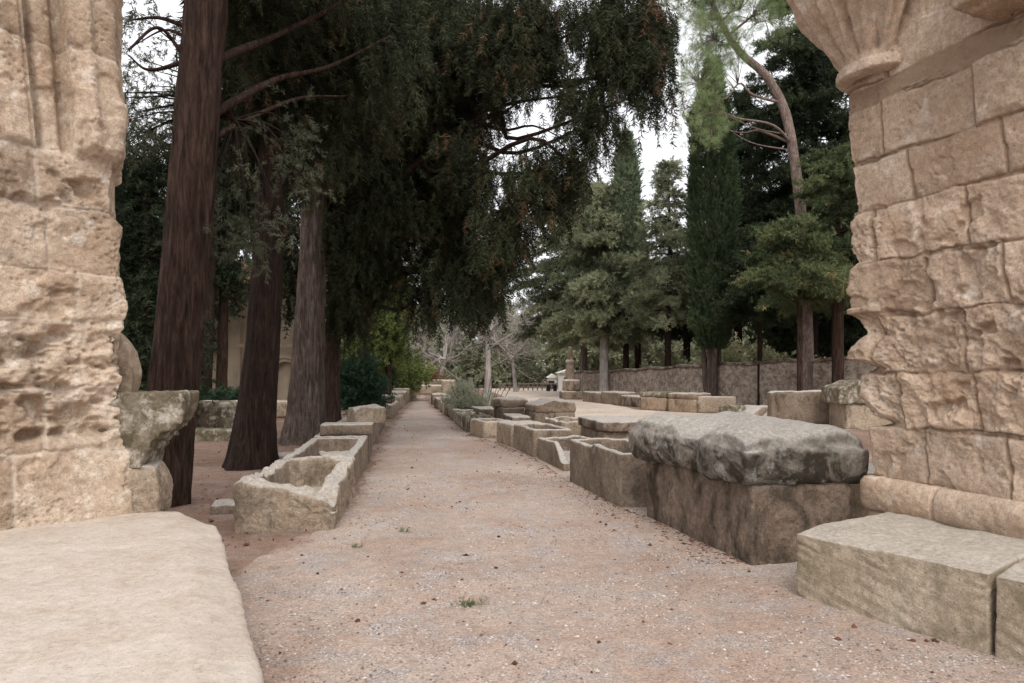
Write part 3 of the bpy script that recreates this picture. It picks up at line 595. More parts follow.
trough((-3.3, 17.9), (-3.62, 20.6), .75, .40, 'mossy low chest beyond the boulder on the left', side=-1, seed=159, mat='moss', solid=True, group=LG)
trough((-3.9, 23.6), (-4.2, 26.6), .8, .48, 'pale far chest on the left with a dark slab on top', side=-1, seed=161, mat='tombpale', solid=True, group=LG)
block(-4.5, 24.6, .47, .9, 1.3, .28, 'dark mossy slab on the pale far left chest', 'stone_slab', 'slab', 5, 'tombdark', .04, 162)
lab = ['far pale tomb in the left line, nearest of the distant ones', 'far pale tomb in the left line behind the nearest distant one', 'far tomb in the left line close to the path end', 'last pale tomb of the left line where the path ends']
for k, (y0, y1) in enumerate([(29, 31), (32.5, 34.5), (36, 38.5), (40, 42.5)]):
    X = lambda y: np.interp(y, [25, 35, 52], [-4.15, -5.05, -6.35]); trough((X(y0), y0), (X(y1), y1), .85, .55 + .07 * k, lab[k], side=-1, seed=163 + k, mat='tombpale', solid=True, group=LG)
block(-5.4, 47.5, 0, 1.9, .9, .62, 'pale tomb standing across the far end of the path', 'stone_sarcophagus', 'sarcophagus', 4, 'tombpale', .03, 171)
block(-5.5, 49.5, 0, 1.7, .9, .95, 'taller grey tomb right behind the one closing the path', 'stone_sarcophagus', 'sarcophagus', -3, 'tomb', .03, 172)
block(-4.1, 47, 0, .9, .8, .95, 'light grey upright tomb right of the path end', 'stone_sarcophagus', 'sarcophagus', 0, 'tombpale', .04, 173)
block(-9.6, 41, 0, .9, .35, 1.7, 'leaning pale slab under the yellow green tree far left', 'leaning_slab', 'slab', 10, 'tombpale', .03, 174, shape=lambda P: np.stack([P[:, 0] - .35 * P[:, 2], P[:, 1], P[:, 2]], 1))
# loose stones on the left
for (px, py, w, l, h, rt, mt, lb, sd) in [(226, 514, .42, .36, .13, 15, 'tomb', 'flat grey stone on the earth left of the nearest left trough', 181),
        (283, 462, .7, .5, .14, 5, 'tomb', 'flat stone between two trunks behind the nearest left trough', 182), (306, 459, .5, .45, .2, 30, 'tombpale', 'small angular stone against the long left trough', 183),
        (352, 441, .55, .6, .32, 10, 'tombpale', 'pale stone leaning at the foot of the third trunk', 184), (212, 441, 1.9, .6, .28, 0, 'moss', 'long low mossy slab on the earth behind the big left trunk', 185),
        (203, 429, 1.3, 1.0, .72, 20, 'moss', 'grey mossy boulder behind the big left trunk', 186), (226, 428, .9, .8, .55, 70, 'moss', 'smaller boulder right of the grey mossy one', 187)]:
    c = gp(px, py); block(c[0], c[1] + l / 2, -.02, w, l, h, lb, 'loose_stone', 'stone', rt, mt, .035 if h < .4 else .08, sd, smooth=6)

# ------------------------------------------------------------------ tubes, trunks, foliage
def smooth_poly(pts, n):
    p = np.array(pts, float); k = len(p); t = np.linspace(0, k - 1, n); out = []
    pp = np.vstack([2 * p[0] - p[1], p, 2 * p[-1] - p[-2]])
    for x in t:
        i = min(int(x), k - 2); u = x - i; a, b, c, d_ = pp[i], pp[i + 1], pp[i + 2], pp[i + 3]
        out.append(.5 * (2 * b + (c - a) * u + (2 * a - 5 * b + 4 * c - d_) * u * u + (3 * b - 3 * c + d_ - a) * u ** 3))
    return np.array(out)
class Tubes:
    def __init__(s): s.V = []; s.F = []; s.n = 0
    def add(s, pr, seg, flare=0., ridge=0., seed=0, flute=0.):
        """pr: rows of x,y,z,r"""
        P, R = pr[:, :3], np.maximum(pr[:, 3], .002); T = np.gradient(P, axis=0); T /= np.linalg.norm(T, axis=1)[:, None] + 1e-9
        up = np.where(np.abs(T[:, 2:3]) > .9, np.array([[1., 0, 0]]), np.array([[0, 0, 1.]])); A_ = np.cross(up, T); A_ /= np.linalg.norm(A_, axis=1)[:, None]; B_ = np.cross(T, A_)
        th = np.linspace(0, 2 * math.pi, seg, endpoint=False); rr = np.repeat(R[:, None], seg, 1)
        if flare:
            hgt = (P[:, 2] - P[0, 2])[:, None]; lob = 1 + .45 * np.sin(th * 3 + seed) + .3 * np.sin(th * 5 + seed * 2)
            rr = rr * (1 + flare * np.exp(-hgt / .32) * lob[None])
        if flute: rr = rr * (1 + flute * np.sin(th * 5 + seed + .25 * P[:, 2:3]) + flute * .6 * np.sin(th * 9 + seed * 3 - .4 * P[:, 2:3]))
        ring = P[:, None] + rr[..., None] * (np.cos(th)[None, :, None] * A_[:, None] + np.sin(th)[None, :, None] * B_[:, None])
        if ridge:
            q = np.stack([np.repeat(np.cos(th)[None] * 4.5, len(P), 0), np.repeat(np.sin(th)[None] * 4.5, len(P), 0), np.repeat(P[:, 2:3] * 1.3, seg, 1)], -1).reshape(-1, 3)
            k = (ridge * fbm(q * 1.6, seed, 4)).reshape(len(P), seg)
            ring += k[..., None] * (np.cos(th)[None, :, None] * A_[:, None] + np.sin(th)[None, :, None] * B_[:, None])
        s.V.append(ring.reshape(-1, 3)); s.F.append(grid_faces(len(P), seg, True) + s.n); s.n += len(P) * seg
    def mesh(s, name, mat, loc): return mesh_np(name, np.concatenate(s.V) - np.array(loc), np.concatenate(s.F), mat)

def spray_template(m, leaf, width, rng, fan=.8, fwd=.6):
    t = np.sort(rng.uniform(.02, 1, m)); a = rng.uniform(0, 2 * math.pi, m); rad = np.stack([np.cos(a), np.sin(a), a * 0], 1)
    base = np.stack([a * 0, a * 0, t], 1) + rad * .02; dr = rad * fan * rng.uniform(.5, 1.2, (m, 1)) + np.array([0, 0, fwd]) + rng.normal(0, .2, (m, 3))
    dr /= np.linalg.norm(dr, axis=1)[:, None]; ln = leaf * (1.15 - .6 * t)[:, None] * rng.uniform(.6, 1.2, (m, 1))
    sd_ = np.cross(dr, rng.normal(0, 1, (m, 3))); sd_ /= np.linalg.norm(sd_, axis=1)[:, None]
    return np.stack([base - sd_ * width / 2, base + sd_ * width / 2, base + dr * ln], 1)          # m,3,3
def sprays(P, D, size, tint, rng, m=30, leaf=.5, width=.09, ntemp=7, fan=.8, fwd=.6):
    """one spray of m leaf triangles at every P pointing along D"""
    n = len(P); D = D / (np.linalg.norm(D, axis=1)[:, None] + 1e-9)
    r = rng.normal(0, 1, (n, 3)); X = np.cross(D, r); X /= np.linalg.norm(X, axis=1)[:, None] + 1e-9; Yv = np.cross(D, X)
    R = np.stack([X, Yv, D], 2) * size[:, None, None]
    ti = rng.integers(0, ntemp, n); out = np.empty((n, m * 3, 3), np.float32)
    for k in range(ntemp):
        T = spray_template(m, leaf, width, rng, fan, fwd).reshape(-1, 3); q = ti == k
        out[q] = np.einsum('nij,mj->nmi', R[q], T) + P[q][:, None]
    tt = np.repeat(tint, m * 3) + np.repeat(rng.normal(0, .05, n * m), 3)
    return out.reshape(-1, 3), np.clip(tt, 0, 1)
def foliage_mesh(name, V, tint, mat, loc):
    return mesh_np(name, V - np.array(loc, np.float32), np.arange(len(V)).reshape(-1, 3), mat, {'tint': tint}, smooth=False)

def boughs(blobs, n, rng, gap=-.35, gs=1.1, seed=0, shell=.5):
    """n bough centres in a union of ellipsoids (x,y,z,rx,ry,rz), with noise holes"""
    B_ = np.array(blobs, float); vol = np.cbrt(B_[:, 3] * B_[:, 4] * B_[:, 5]) ** 2.4; idx = rng.choice(len(B_), n * 3, p=vol / vol.sum())
    u = rng.normal(0, 1, (n * 3, 3)); u /= np.linalg.norm(u, axis=1)[:, None]; u *= rng.uniform(0, 1, (n * 3, 1)) ** shell
    P = B_[idx, :3] + u * B_[idx, 3:]; keep = fbm(P * gs, seed + 200, 2) > gap; keep &= P[:, 2] > .3
    return P[keep][:n], B_[idx][keep][:n], u[keep][:n]

def tree(name, label, loc, trunk, leaf_mat_, bark, blobs=None, nb=300, per=10, br=.4, size=.34, m=32, leaf=.42, width=.07, droop=.5, out=.6, rnd=.5, gap=-.35, gs=1.1, seed=1, seg=28, flare=.35, ridge=.02, flute=0., limbs=None, tint=(.1, .75), cones=0., group=None, cat='tree', shell=.5, extra=None, limb_r=.07, twig=True, fan=.8, fwd=.6, branch_every=1, nrings=90, hang=.8):
    rng = np.random.default_rng(seed); loc = np.array(loc, float); e = empty(name, loc, label, cat, group)
    tb = Tubes()
    tr = smooth_poly(trunk, nrings); tb.add(tr, seg, flare, ridge, seed, flute)
    for L in (limbs or []): tb.add(smooth_poly(L, 20), 8, 0, .006, seed)
    if blobs is not None and nb:
        P, Bc, U = boughs(blobs, nb, rng, gap, gs, seed, shell)
        # limbs from the trunk to every blob, then thin branches to the boughs
        hz = tr[:, 2]; nodes = [tr[int(len(tr) * .35):]]
        for b in blobs:
            tgt = np.array(b[:3]); z_at = np.clip(tgt[2] - .45 * np.hypot(*(tgt[:2] - tr[-1, :2])) * .6, hz[int(len(hz) * .3)], hz[-1]); i = int(np.argmin(np.abs(hz - z_at)))
            a = tr[i, :3]; mid = (a + tgt) / 2 + np.array([0, 0, .12 * np.linalg.norm(tgt - a)]); l0 = min(limb_r, tr[i, 3] * .6)
            w_ = np.linalg.norm(tgt - a) * .07; lp = smooth_poly([(*a, l0), (*((a + mid) / 2 + rng.normal(0, w_, 3)), l0 * .8), (*(mid + rng.normal(0, w_, 3)), l0 * .6), (*((mid + tgt) / 2 + rng.normal(0, w_, 3)), l0 * .4), (*tgt, l0 * .2)], 18); tb.add(lp, 7, 0, .004, seed); nodes.append(lp)
        nodes = np.concatenate(nodes)
        if twig:
            for q in P[::branch_every]:
                dd = ((nodes[:, :3] - q) ** 2).sum(1); j = int(np.argmin(dd)); a = nodes[j, :3]
                if dd[j] < 9: tb.add(smooth_poly([(*a, min(.018, nodes[j, 3])), (*((a + q) / 2 + np.array([0, 0, .1])), .011), (*q, .005)], 5), 4)
        n = len(P); Pc = np.repeat(P, per, 0) + rng.normal(0, br * .5, (n * per, 3)) * np.array([1, 1, hang])
        outw = np.repeat(U, per, 0) + .6 * (Pc - np.repeat(P, per, 0)) / br
        D = out * outw + rnd * rng.normal(0, 1, Pc.shape) + np.array([0, 0, -droop])
        lowf = fbm(P * .9, seed + 300, 2) * .55
        tn = np.repeat(rng.uniform(*tint, n) * .7 + .15 + lowf, per) + rng.normal(0, .06, n * per)
        tn = np.clip(tn, 0, .8)
        if cones:
            hit = np.repeat(rng.uniform(0, 1, n) < cones, per) & (rng.uniform(0, 1, n * per) < .55); tn[hit] = rng.uniform(.9, 1, hit.sum())
        V, T = sprays(Pc, D, size * rng.uniform(.6, 1.3, n * per), tn, rng, m, leaf, width, fan=fan, fwd=fwd)
        if extra is not None:
            V2, T2 = extra(rng, tb); V = np.concatenate([V, V2]); T = np.concatenate([T, T2])
    elif extra is not None: V, T = extra(rng, tb)
    link('trunk', tb.mesh('trunk', M[bark], loc), parent=e)
    if blobs is not None or extra is not None: link('crown', foliage_mesh('crown', V.astype(np.float32), T, M[leaf_mat_], loc), parent=e)
    return e
def bl(px, py, rx, ry, Y, ryd=None):       # ellipsoid of foliage standing at distance Y
    c = at(px, py, Y); k = Y / FPX; return (c[0], c[1], c[2], rx * k, ryd or (rx + ry) / 2 * k, ry * k)
def tr_pts(Y, rows):                       # trunk through photo points: (px, py, width px)
    out = []
    for (px, py, w) in rows: c = at(px, py, Y); out.append((c[0], c[1], c[2], w * .44 * Y / FPX))
    out[0] = (out[0][0], out[0][1], -.05, out[0][3]); return out

# left row of cypresses -------------------------------------------------------------
T1 = tr_pts(8.6, [(161, 504, 58), (173, 400, 53), (187, 250, 49), (197, 120, 46), (207, 0, 44), (214, -120, 36), (218, -260, 22), (220, -400, 8)])
tree('cypress_tree', 'biggest red brown cypress trunk rising beside the left jamb', (T1[0][0], T1[0][1], 0), T1, 'cyp_dark', 'bark', seed=201,
     blobs=[bl(240, -150, 160, 110, 9, 1.6), bl(260, 20, 50, 40, 10.5, 1.0)], nb=420, per=9, br=.34, size=.34, m=40, leaf=.34, width=.042, droop=1.7, out=.35, rnd=.45, hang=1.7, gap=-.2, flare=.14, ridge=.022, seg=64, nrings=160, cones=.05, flute=.03,
     limbs=[[(*at(212, 62, 8.6), .06), (*at(240, 50, 9), .05), (*at(275, 36, 9.6), .038), (*at(320, 14, 10), .028), (*at(380, -20, 10.5), .012)], [(*at(210, 116, 8.6), .06), (*at(240, 98, 9.1), .048), (*at(280, 78, 9.6), .036), (*at(330, 66, 10), .024), (*at(390, 36, 10.6), .01)], [(*at(210, 140, 8.6), .04), (*at(250, 118, 9.2), .028), (*at(300, 98, 9.8), .018), (*at(345, 96, 10.3), .008)],
            [(*at(195, 30, 8.6), .035), (*at(160, 18, 8.5), .022), (*at(130, 20, 8.4), .01)], [(*at(192, 70, 8.6), .03), (*at(160, 28, 8.3), .02), (*at(128, 50, 8.1), .01)], [(*at(190, 60, 8.6), .03), (*at(150, 70, 8.4), .018), (*at(128, 55, 8.2), .008)],
            [(*at(192, 40, 8.6), .03), (*at(165, 30, 8.9), .015), (*at(135, 45, 9), .006)]])
T2 = tr_pts(11.9, [(250, 468, 52), (258, 400, 42), (264, 330, 36), (270, 200, 31), (274, 60, 26), (277, -100, 18), (280, -260, 5)])
tree('cypress_tree', 'dark brown cypress trunk between the biggest trunk and the grey barked one', (T2[0][0], T2[0][1], 0), T2, 'cyp_dark', 'barkdark', seed=203,
     blobs=[bl(270, 60, 70, 80, 12, 1.4), bl(310, 0, 80, 80, 12, 1.4), bl(300, 110, 70, 55, 12.4, 1.2), bl(350, 60, 70, 70, 12.5, 1.3)], nb=520, per=10, br=.4, size=.42, m=44, leaf=.32, width=.04, droop=1.8, out=.3, rnd=.45, hang=1.7, tint=(0., .85), gap=-.08, flare=.25, ridge=.022, seg=56, nrings=140, cones=.06, flute=.04)
# the lit grey green boughs hanging in front
T3 = tr_pts(15.8, [(304, 445, 52), (306, 400, 40), (309, 330, 33), (312, 250, 28), (316, 150, 24), (320, 20, 20), (324, -120, 6)])
tree('cypress_tree', 'grey barked cypress trunk with fluted base behind the nearest left trough', (T3[0][0], T3[0][1], 0), T3, 'cyp_dark', 'barkgrey', seed=205,
     blobs=[bl(350, 60, 75, 80, 16, 1.6), bl(355, 170, 55, 90, 16.3, 1.3), bl(296, 90, 30, 60, 17.4, .9), bl(284, 258, 20, 46, 17.4, .6), bl(400, 60, 80, 80, 16, 1.6), bl(380, 220, 45, 65, 16.6, 1.2), bl(345, 262, 28, 46, 16.6, .8)], nb=900, per=10, br=.42, size=.46, m=44, leaf=.32, width=.04, droop=1.8, out=.3, rnd=.45, hang=1.8, tint=(0., .85), gap=-.12, flare=.14, ridge=.03, seg=56, nrings=120, flute=.07, cones=.04)
T4 = tr_pts(18.8, [(330, 431, 24), (331, 390, 19), (333, 330, 17), (338, 250, 15), (350, 150, 13), (370, 40, 11), (385, -80, 4)])
tree('cypress_tree', 'furthest left cypress whose dark drooping crown hangs over the path', (T4[0][0], T4[0][1], 0), T4, 'cyp_dark', 'bark', seed=207,
     blobs=[bl(425, 60, 85, 90, 17, 1.5), bl(430, 160, 70, 70, 17, 1.2), bl(440, 225, 46, 60, 17, 1.0), bl(425, 290, 26, 40, 17, .8), bl(470, 270, 36, 44, 16.5, .8), bl(412, 300, 16, 34, 17.2, .5), bl(505, 215, 36, 50, 15.5, .8), bl(490, 55, 70, 42, 15, 1.), bl(480, 160, 40, 30, 15.4, .6), bl(545, 35, 75, 50, 14.5, 1.), bl(538, 172, 46, 30, 15, .6), bl(515, 104, 34, 14, 15.4, .5), bl(575, 95, 22, 14, 14.4, .4), bl(600, 20, 60, 45, 14, .9), bl(640, 55, 34, 44, 13.5, .6), bl(660, 20, 24, 34, 13.5, .5), bl(575, 170, 34, 30, 14.5, .5), bl(598, 120, 30, 30, 14, .5), bl(625, 100, 20, 28, 13.6, .4), bl(385, 150, 50, 120, 17.5, 1.4), bl(350, 300, 18, 36, 18.2, .6), bl(560, 215, 22, 22, 14.8, .4)],
     nb=1900, per=10, br=.34, size=.44, m=46, leaf=.32, width=.04, droop=1.7, out=.35, rnd=.45, hang=1.8, tint=(0., .85), gap=-.08, gs=.9, flare=.35, ridge=.02, seg=40, flute=.05, cones=.11, limb_r=.11,
     limbs=[[(*at(345, 200, 18.4), .09), (*at(400, 120, 17.5), .075), (*at(455, 112, 16.5), .05), (*at(500, 130, 15.8), .035), (*at(535, 126, 15.2), .022), (*at(575, 146, 14.8), .008)]])
# grey green boughs nearer the camera, hanging from the biggest trunk
def frontb(rng, tb):
    P = np.concatenate([at(px, py, 8.9) + rng.normal(0, 1, (k, 3)) * np.array([.22, .25, .16]) for (px, py, k) in [(246, 205, 5), (262, 228, 6), (235, 238, 5), (285, 190, 3), (212, 232, 3), (300, 160, 4), (245, 254, 2), (285, 130, 4), (160, 125, 7), (150, 110, 6), (140, 130, 7), (130, 55, 2), (145, 30, 2), (150, 75, 2), (165, 45, 2), (172, 90, 2), (135, 95, 3)]])
    base = at(235, 120, 9)
    for q in P[::2]: tb.add(smooth_poly([(*base, .02), (*((base + q) / 2 + np.array([0, 0, .15])), .012), (*q, .004)], 6), 4)
    Pc = np.repeat(P, 9, 0) + rng.normal(0, .09, (len(P) * 9, 3)); D = (Pc - np.repeat(P, 9, 0)) * 5 + rng.normal(0, .5, Pc.shape) + np.array([-.2, -.2, -.5])
    return sprays(Pc, D, .2 * rng.uniform(.6, 1.3, len(Pc)), np.clip(np.repeat(rng.uniform(.2, .8, len(P)), 9), 0, .8), rng, 40, .36, .045)
o = [x for x in bpy.data.objects if x.name == 'cypress_tree'][0]
rng = np.random.default_rng(77); tbf = Tubes(); V, T = frontb(rng, tbf)
hb = link('hanging_boughs', foliage_mesh('hanging_boughs', V.astype(np.float32), T, M['cyp_grey'], o.location), parent=o)
link('twigs', tbf.mesh('twigs', M['barkdark'], np.array(o.location)), parent=hb)

# evergreens behind on the left
def simple(px, Y, base_w, rows, lab, seed, leafm, bark, blobs, nb, name='evergreen_tree', **k):
    tp = tr_pts(Y, [(px, HZ + EYE * FPX / Y, base_w)] + rows); return tree(name, lab, (tp[0][0], Y, 0), tp, leafm, bark, blobs=blobs, nb=nb, seed=seed, seg=20, nrings=40, **k)
simple(204, 26, 15, [(208, 330, 13), (214, 200, 11), (218, 60, 6)], 'slim dark trunk close to the right of the biggest cypress, with ivy shadow', 211, 'ever', 'barkdark', [bl(235, 150, 50, 90, 27, 2), bl(215, 260, 22, 50, 27, 1)], 420, per=9, br=.6, size=.5, droop=.6, gap=-.2)
simple(221, 27, 13, [(223, 330, 11), (226, 220, 9), (228, 90, 5)], 'slim reddish trunk right of the slim dark one in front of the chapel', 213, 'ever', 'bark', [bl(265, 140, 70, 110, 28, 2), bl(310, 60, 60, 80, 28, 2), bl(280, 290, 30, 28, 28, 1)], 420, per=9, br=.6, size=.5, droop=.6, gap=-.2)
simple(150, 17, 14, [(148, 320, 10), (146, 250, 6), (145, 190, 2)], 'bushy dark evergreen filling the gap beside the left jamb', 215, 'ever', 'barkdark', [bl(150, 340, 45, 60, 17, 1.2), bl(140, 250, 45, 70, 17.3, 1.2), bl(150, 165, 35, 40, 17.5, 1), bl(105, 230, 50, 90, 18, 1.2), bl(115, 330, 60, 80, 17, 1.5), bl(170, 385, 30, 40, 18, 1)], 800, per=9, br=.35, size=.34, m=26, droop=.3, gap=-.35)
simple(70, 24, 20, [(70, 250, 16), (72, 60, 10)], 'tall dark evergreen hidden mostly behind the left jamb', 217, 'ever', 'barkdark', [bl(70, 240, 80, 110, 25, 3), bl(150, 300, 80, 90, 30, 2), bl(170, 230, 60, 50, 32, 2)], 800, per=9, br=.6, size=.55, droop=.4)
# shrubs and small trees on the left of the path
tree('oleander_shrub', 'dark green upright shrub by the path behind the left trunks', (*gp(358, 421), 0), [(*gp(358, 421), -.02, .05), (*(gp(358, 421) + .02), .8, .03), (*(gp(358, 421) + .05), 1.6, .01)], 'oleander', 'bark', blobs=[bl(358, 396, 18, 24, 22.8, .55), bl(346, 384, 9, 24, 22.9, .4), bl(354, 372, 6, 16, 22.8, .3), bl(367, 378, 8, 22, 22.7, .35), bl(375, 392, 6, 18, 22.6, .3)], gap=-.1, gs=2.2, nb=200, per=8, br=.22, size=.26, m=20, leaf=.55, width=.14, droop=-.6, out=.5, flare=0, ridge=0, seg=8, nrings=10, seed=221, cat='shrub')
simple(388, 27, 8, [(389, 350, 6), (390, 280, 4)], 'yellow green leafy tree behind the dark drooping crown left of the path', 223, 'yellowgreen', 'bark', [bl(386, 320, 22, 40, 27, 1), bl(392, 280, 22, 40, 27.4, 1), bl(375, 350, 22, 18, 27, .9), bl(370, 250, 25, 40, 28, 1), bl(345, 355, 18, 12, 27, .6)], 420, name='leafy_tree', per=8, br=.4, size=.36, m=20, leaf=.55, width=.16, droop=.5, gap=-.1)
simple(398, 38, 6, [(400, 350, 5), (402, 330, 3)], 'low bright green tree bending over the far left tombs', 225, 'yellowgreen', 'bark', [bl(395, 368, 26, 16, 38, 1.4), bl(412, 374, 16, 10, 37, 1.), bl(376, 372, 20, 18, 38, 1.2), bl(385, 392, 20, 10, 39, .8)], 260, name='leafy_tree', per=8, br=.45, size=.42, m=20, leaf=.55, width=.16, droop=.4, gap=-.2)
simple(372, 33, 8, [(371, 370, 7), (370, 320, 5)], 'shaded dark leafy tree behind the upright shrub', 227, 'ever', 'barkgrey', [bl(366, 350, 36, 44, 34, 1.8), bl(340, 300, 40, 60, 35, 2)], 420, name='leafy_tree', per=8, br=.5, size=.45, m=20, droop=.4)
c = gp(428, 393); tree('red_brown_bush', 'small red brown bush behind the tombs at the path end', (c[0], c[1], 0), [(c[0], c[1], -.02, .05), (c[0], c[1], .6, .03), (c[0] + .1, c[1], 1.2, .01)], 'redbush', 'bark', blobs=[(c[0], c[1], .9, 1.1, .8, .75)], nb=70, per=8, br=.3, size=.3, m=18, seg=8, nrings=10, flare=0, ridge=0, seed=229, droop=-.3, cat='bush')

# bare trees, grey shrub in the middle
def twiggy(loc, rows_rng, n, hgt, spread, seed, trunk_h, name, label, r0, lean=0., cat='tree', bark='barkpale', lmin=.5):
    rng = np.random.default_rng(seed); loc = np.array(loc, float); e = empty(name, loc, label, cat); tb = Tubes()
    if trunk_h > 0: tb.add(smooth_poly([(*loc[:2], -.05, r0), (loc[0] + lean * .3, loc[1], trunk_h * .5, r0 * .8), (loc[0] + lean, loc[1], trunk_h, r0 * .6)], 20), 14, .3, .01, seed)
    V = []; T = []
    top = np.array([loc[0] + lean, loc[1], trunk_h])
    def grow(p, d, L, r, lv):
        q = p; pts = [(*q, r)]
        for k in range(4):
            d = d + rng.normal(0, .22, 3); d[2] += .06; d /= np.linalg.norm(d); q = q + d * L / 4; pts.append((*q, r * (1 - .16 * (k + 1))))
        tb.add(np.array(pts), 6 if lv < 2 else 3)
        if lv < 3:
            for _ in range(4 if lv < 2 else 5):
                i = rng.integers(1, 5); nd = d + rng.normal(0, .75, 3); nd[2] += .1; grow(np.array(pts[i][:3]), nd / np.linalg.norm(nd), L * rng.uniform(.5, .75), r * .5, lv + 1)
    for k in range(n):
        a = 2 * math.pi * k / n + rng.uniform(-.4, .4); dd = np.array([math.cos(a) * spread, math.sin(a) * spread, 1.]); grow(top - np.array([0, 0, rng.uniform(0, .25) * trunk_h]), dd / np.linalg.norm(dd), hgt * rng.uniform(.7, 1.1), max(r0 * .4, .012), 0 if trunk_h > 0 else 1)
    link('trunk', tb.mesh('trunk', M[bark], loc), parent=e); return e
c = gp(488, 404); twiggy((c[0], c[1], 0), None, 7, 2.2, 1.0, 231, 3.3, 'bare_tree', 'leafless tree with a pale straight trunk in the middle behind the shrub', .19)
c = gp(440, 392); twiggy((c[0], c[1], 0), None, 9, 3.4, 1.3, 233, 2.4, 'bare_tree', 'wide leafless grey tree behind the far end of the path', .2, .3)
c = gp(515, 389); twiggy((c[0], c[1] - 8, 0), None, 8, 3.2, 1.2, 235, 2.6, 'bare_tree', 'leafless tree behind the low fence right of the pale trunk', .16, -.3)
c = np.array([-1.25, 23.4])
tree('grey_shrub', 'grey green bushy shrub with bare upright twigs between the right hand tombs', (*c, 0), [(*c, -.02, .04), (c[0], c[1], .4, .02), (c[0] + .05, c[1], .8, .008)], 'greybush', 'barkgrey', blobs=[(c[0] - .35, c[1], .5, .5, .5, .42), (c[0] + .1, c[1] - .2, .4, .5, .4, .35), (c[0] - .3, c[1] + .2, .8, .4, .4, .35)], nb=110, per=8, br=.22, size=.24, m=20, leaf=.4, width=.06, droop=-.7, seg=8, nrings=8, flare=0, ridge=0, seed=237, cat='shrub',
     limbs=[[(c[0] + dx, c[1] + dy, .05, .014), (c[0] + dx * 1.6, c[1] + dy, .9, .010), (c[0] + dx * 2.1, c[1] + dy * 1.3, hh, .004)] for dx, dy, hh in [(.1, 0, 1.9), (.3, .1, 1.7), (.45, -.1, 2.0), (-.2, .1, 1.6), (.6, 0, 1.5), (.2, -.2, 2.1), (-.4, 0, 1.5), (.7, .1, 1.8), (.35, .2, 1.6), (.5, .05, 1.3)]])

# ------------------------------------------------------------------ boundary wall, chapel, far structures
WX = np.array([(17.5, 12.0), (25, 12.4 - .1), (32, 8.4), (42, 5.15), (48, 3.6)])      # Y, X along the wall
WX = np.array([(20.0, 14.9), (25, 12.45), (32, 8.4), (42, 5.2), (47, 3.7)]); WH = np.array([2.15, 2.0, 1.75, 1.45, 1.38])
def wall_mesh(z_off, thick, zt, name, mat, loc, seed, amp):
    n = 260; Yw = np.linspace(20, 47, n); Xw = np.interp(Yw, WX[:, 0], WX[:, 1]); 
    for _ in range(12): Xw[1:-1] = (Xw[:-2] + 2 * Xw[1:-1] + Xw[2:]) / 4
    H = np.interp(Yw, WX[:, 0], WH) + .03 * np.sin(Yw * 2.3) + .02 * np.sin(Yw * 7); T_ = np.stack([np.gradient(Xw), np.gradient(Yw)], 1); T_ /= np.linalg.norm(T_, axis=1)[:, None]; N_ = np.stack([-T_[:, 1], T_[:, 0]], 1)
    rows = []
    prof = [(-thick / 2, z_off if z_off >= 0 else -.1), ] if False else None
    zz = np.linspace(0, 1, 24)
    prof = [(1, u) for u in zz] + [(.6, 1.015), (-.6, 1.015)] + [(-1, u) for u in zz[::-1]]
    for (k, u) in prof:
        zlo = -.05 if z_off == 0 else H + z_off; zhi = H + z_off + zt if z_off else H
        zz_ = zlo + (zhi - zlo) * u; rows.append(np.stack([Xw + N_[:, 0] * k * thick / 2, Yw + N_[:, 1] * k * thick / 2, zz_ + Xw * 0], 1))
    V = np.concatenate(rows); d_ = amp * fbm(V * 2.5, seed, 4); V[:, 0] += d_; V[:, 1] -= d_
    return mesh_np(name, V - np.array(loc), grid_faces(len(prof), n), mat)
bw = empty('boundary_wall', (8.4, 32, 0), 'long rubble stone boundary wall behind the right hand trees', 'wall')
link('masonry', wall_mesh(0, .42, 0, 'masonry', M['rubble'], (8.4, 32, 0), 301, .05), parent=bw)
link('coping', wall_mesh(.0001, .54, .10, 'coping', M['tombdark'], (8.4, 32, 0), 302, .03), parent=bw)

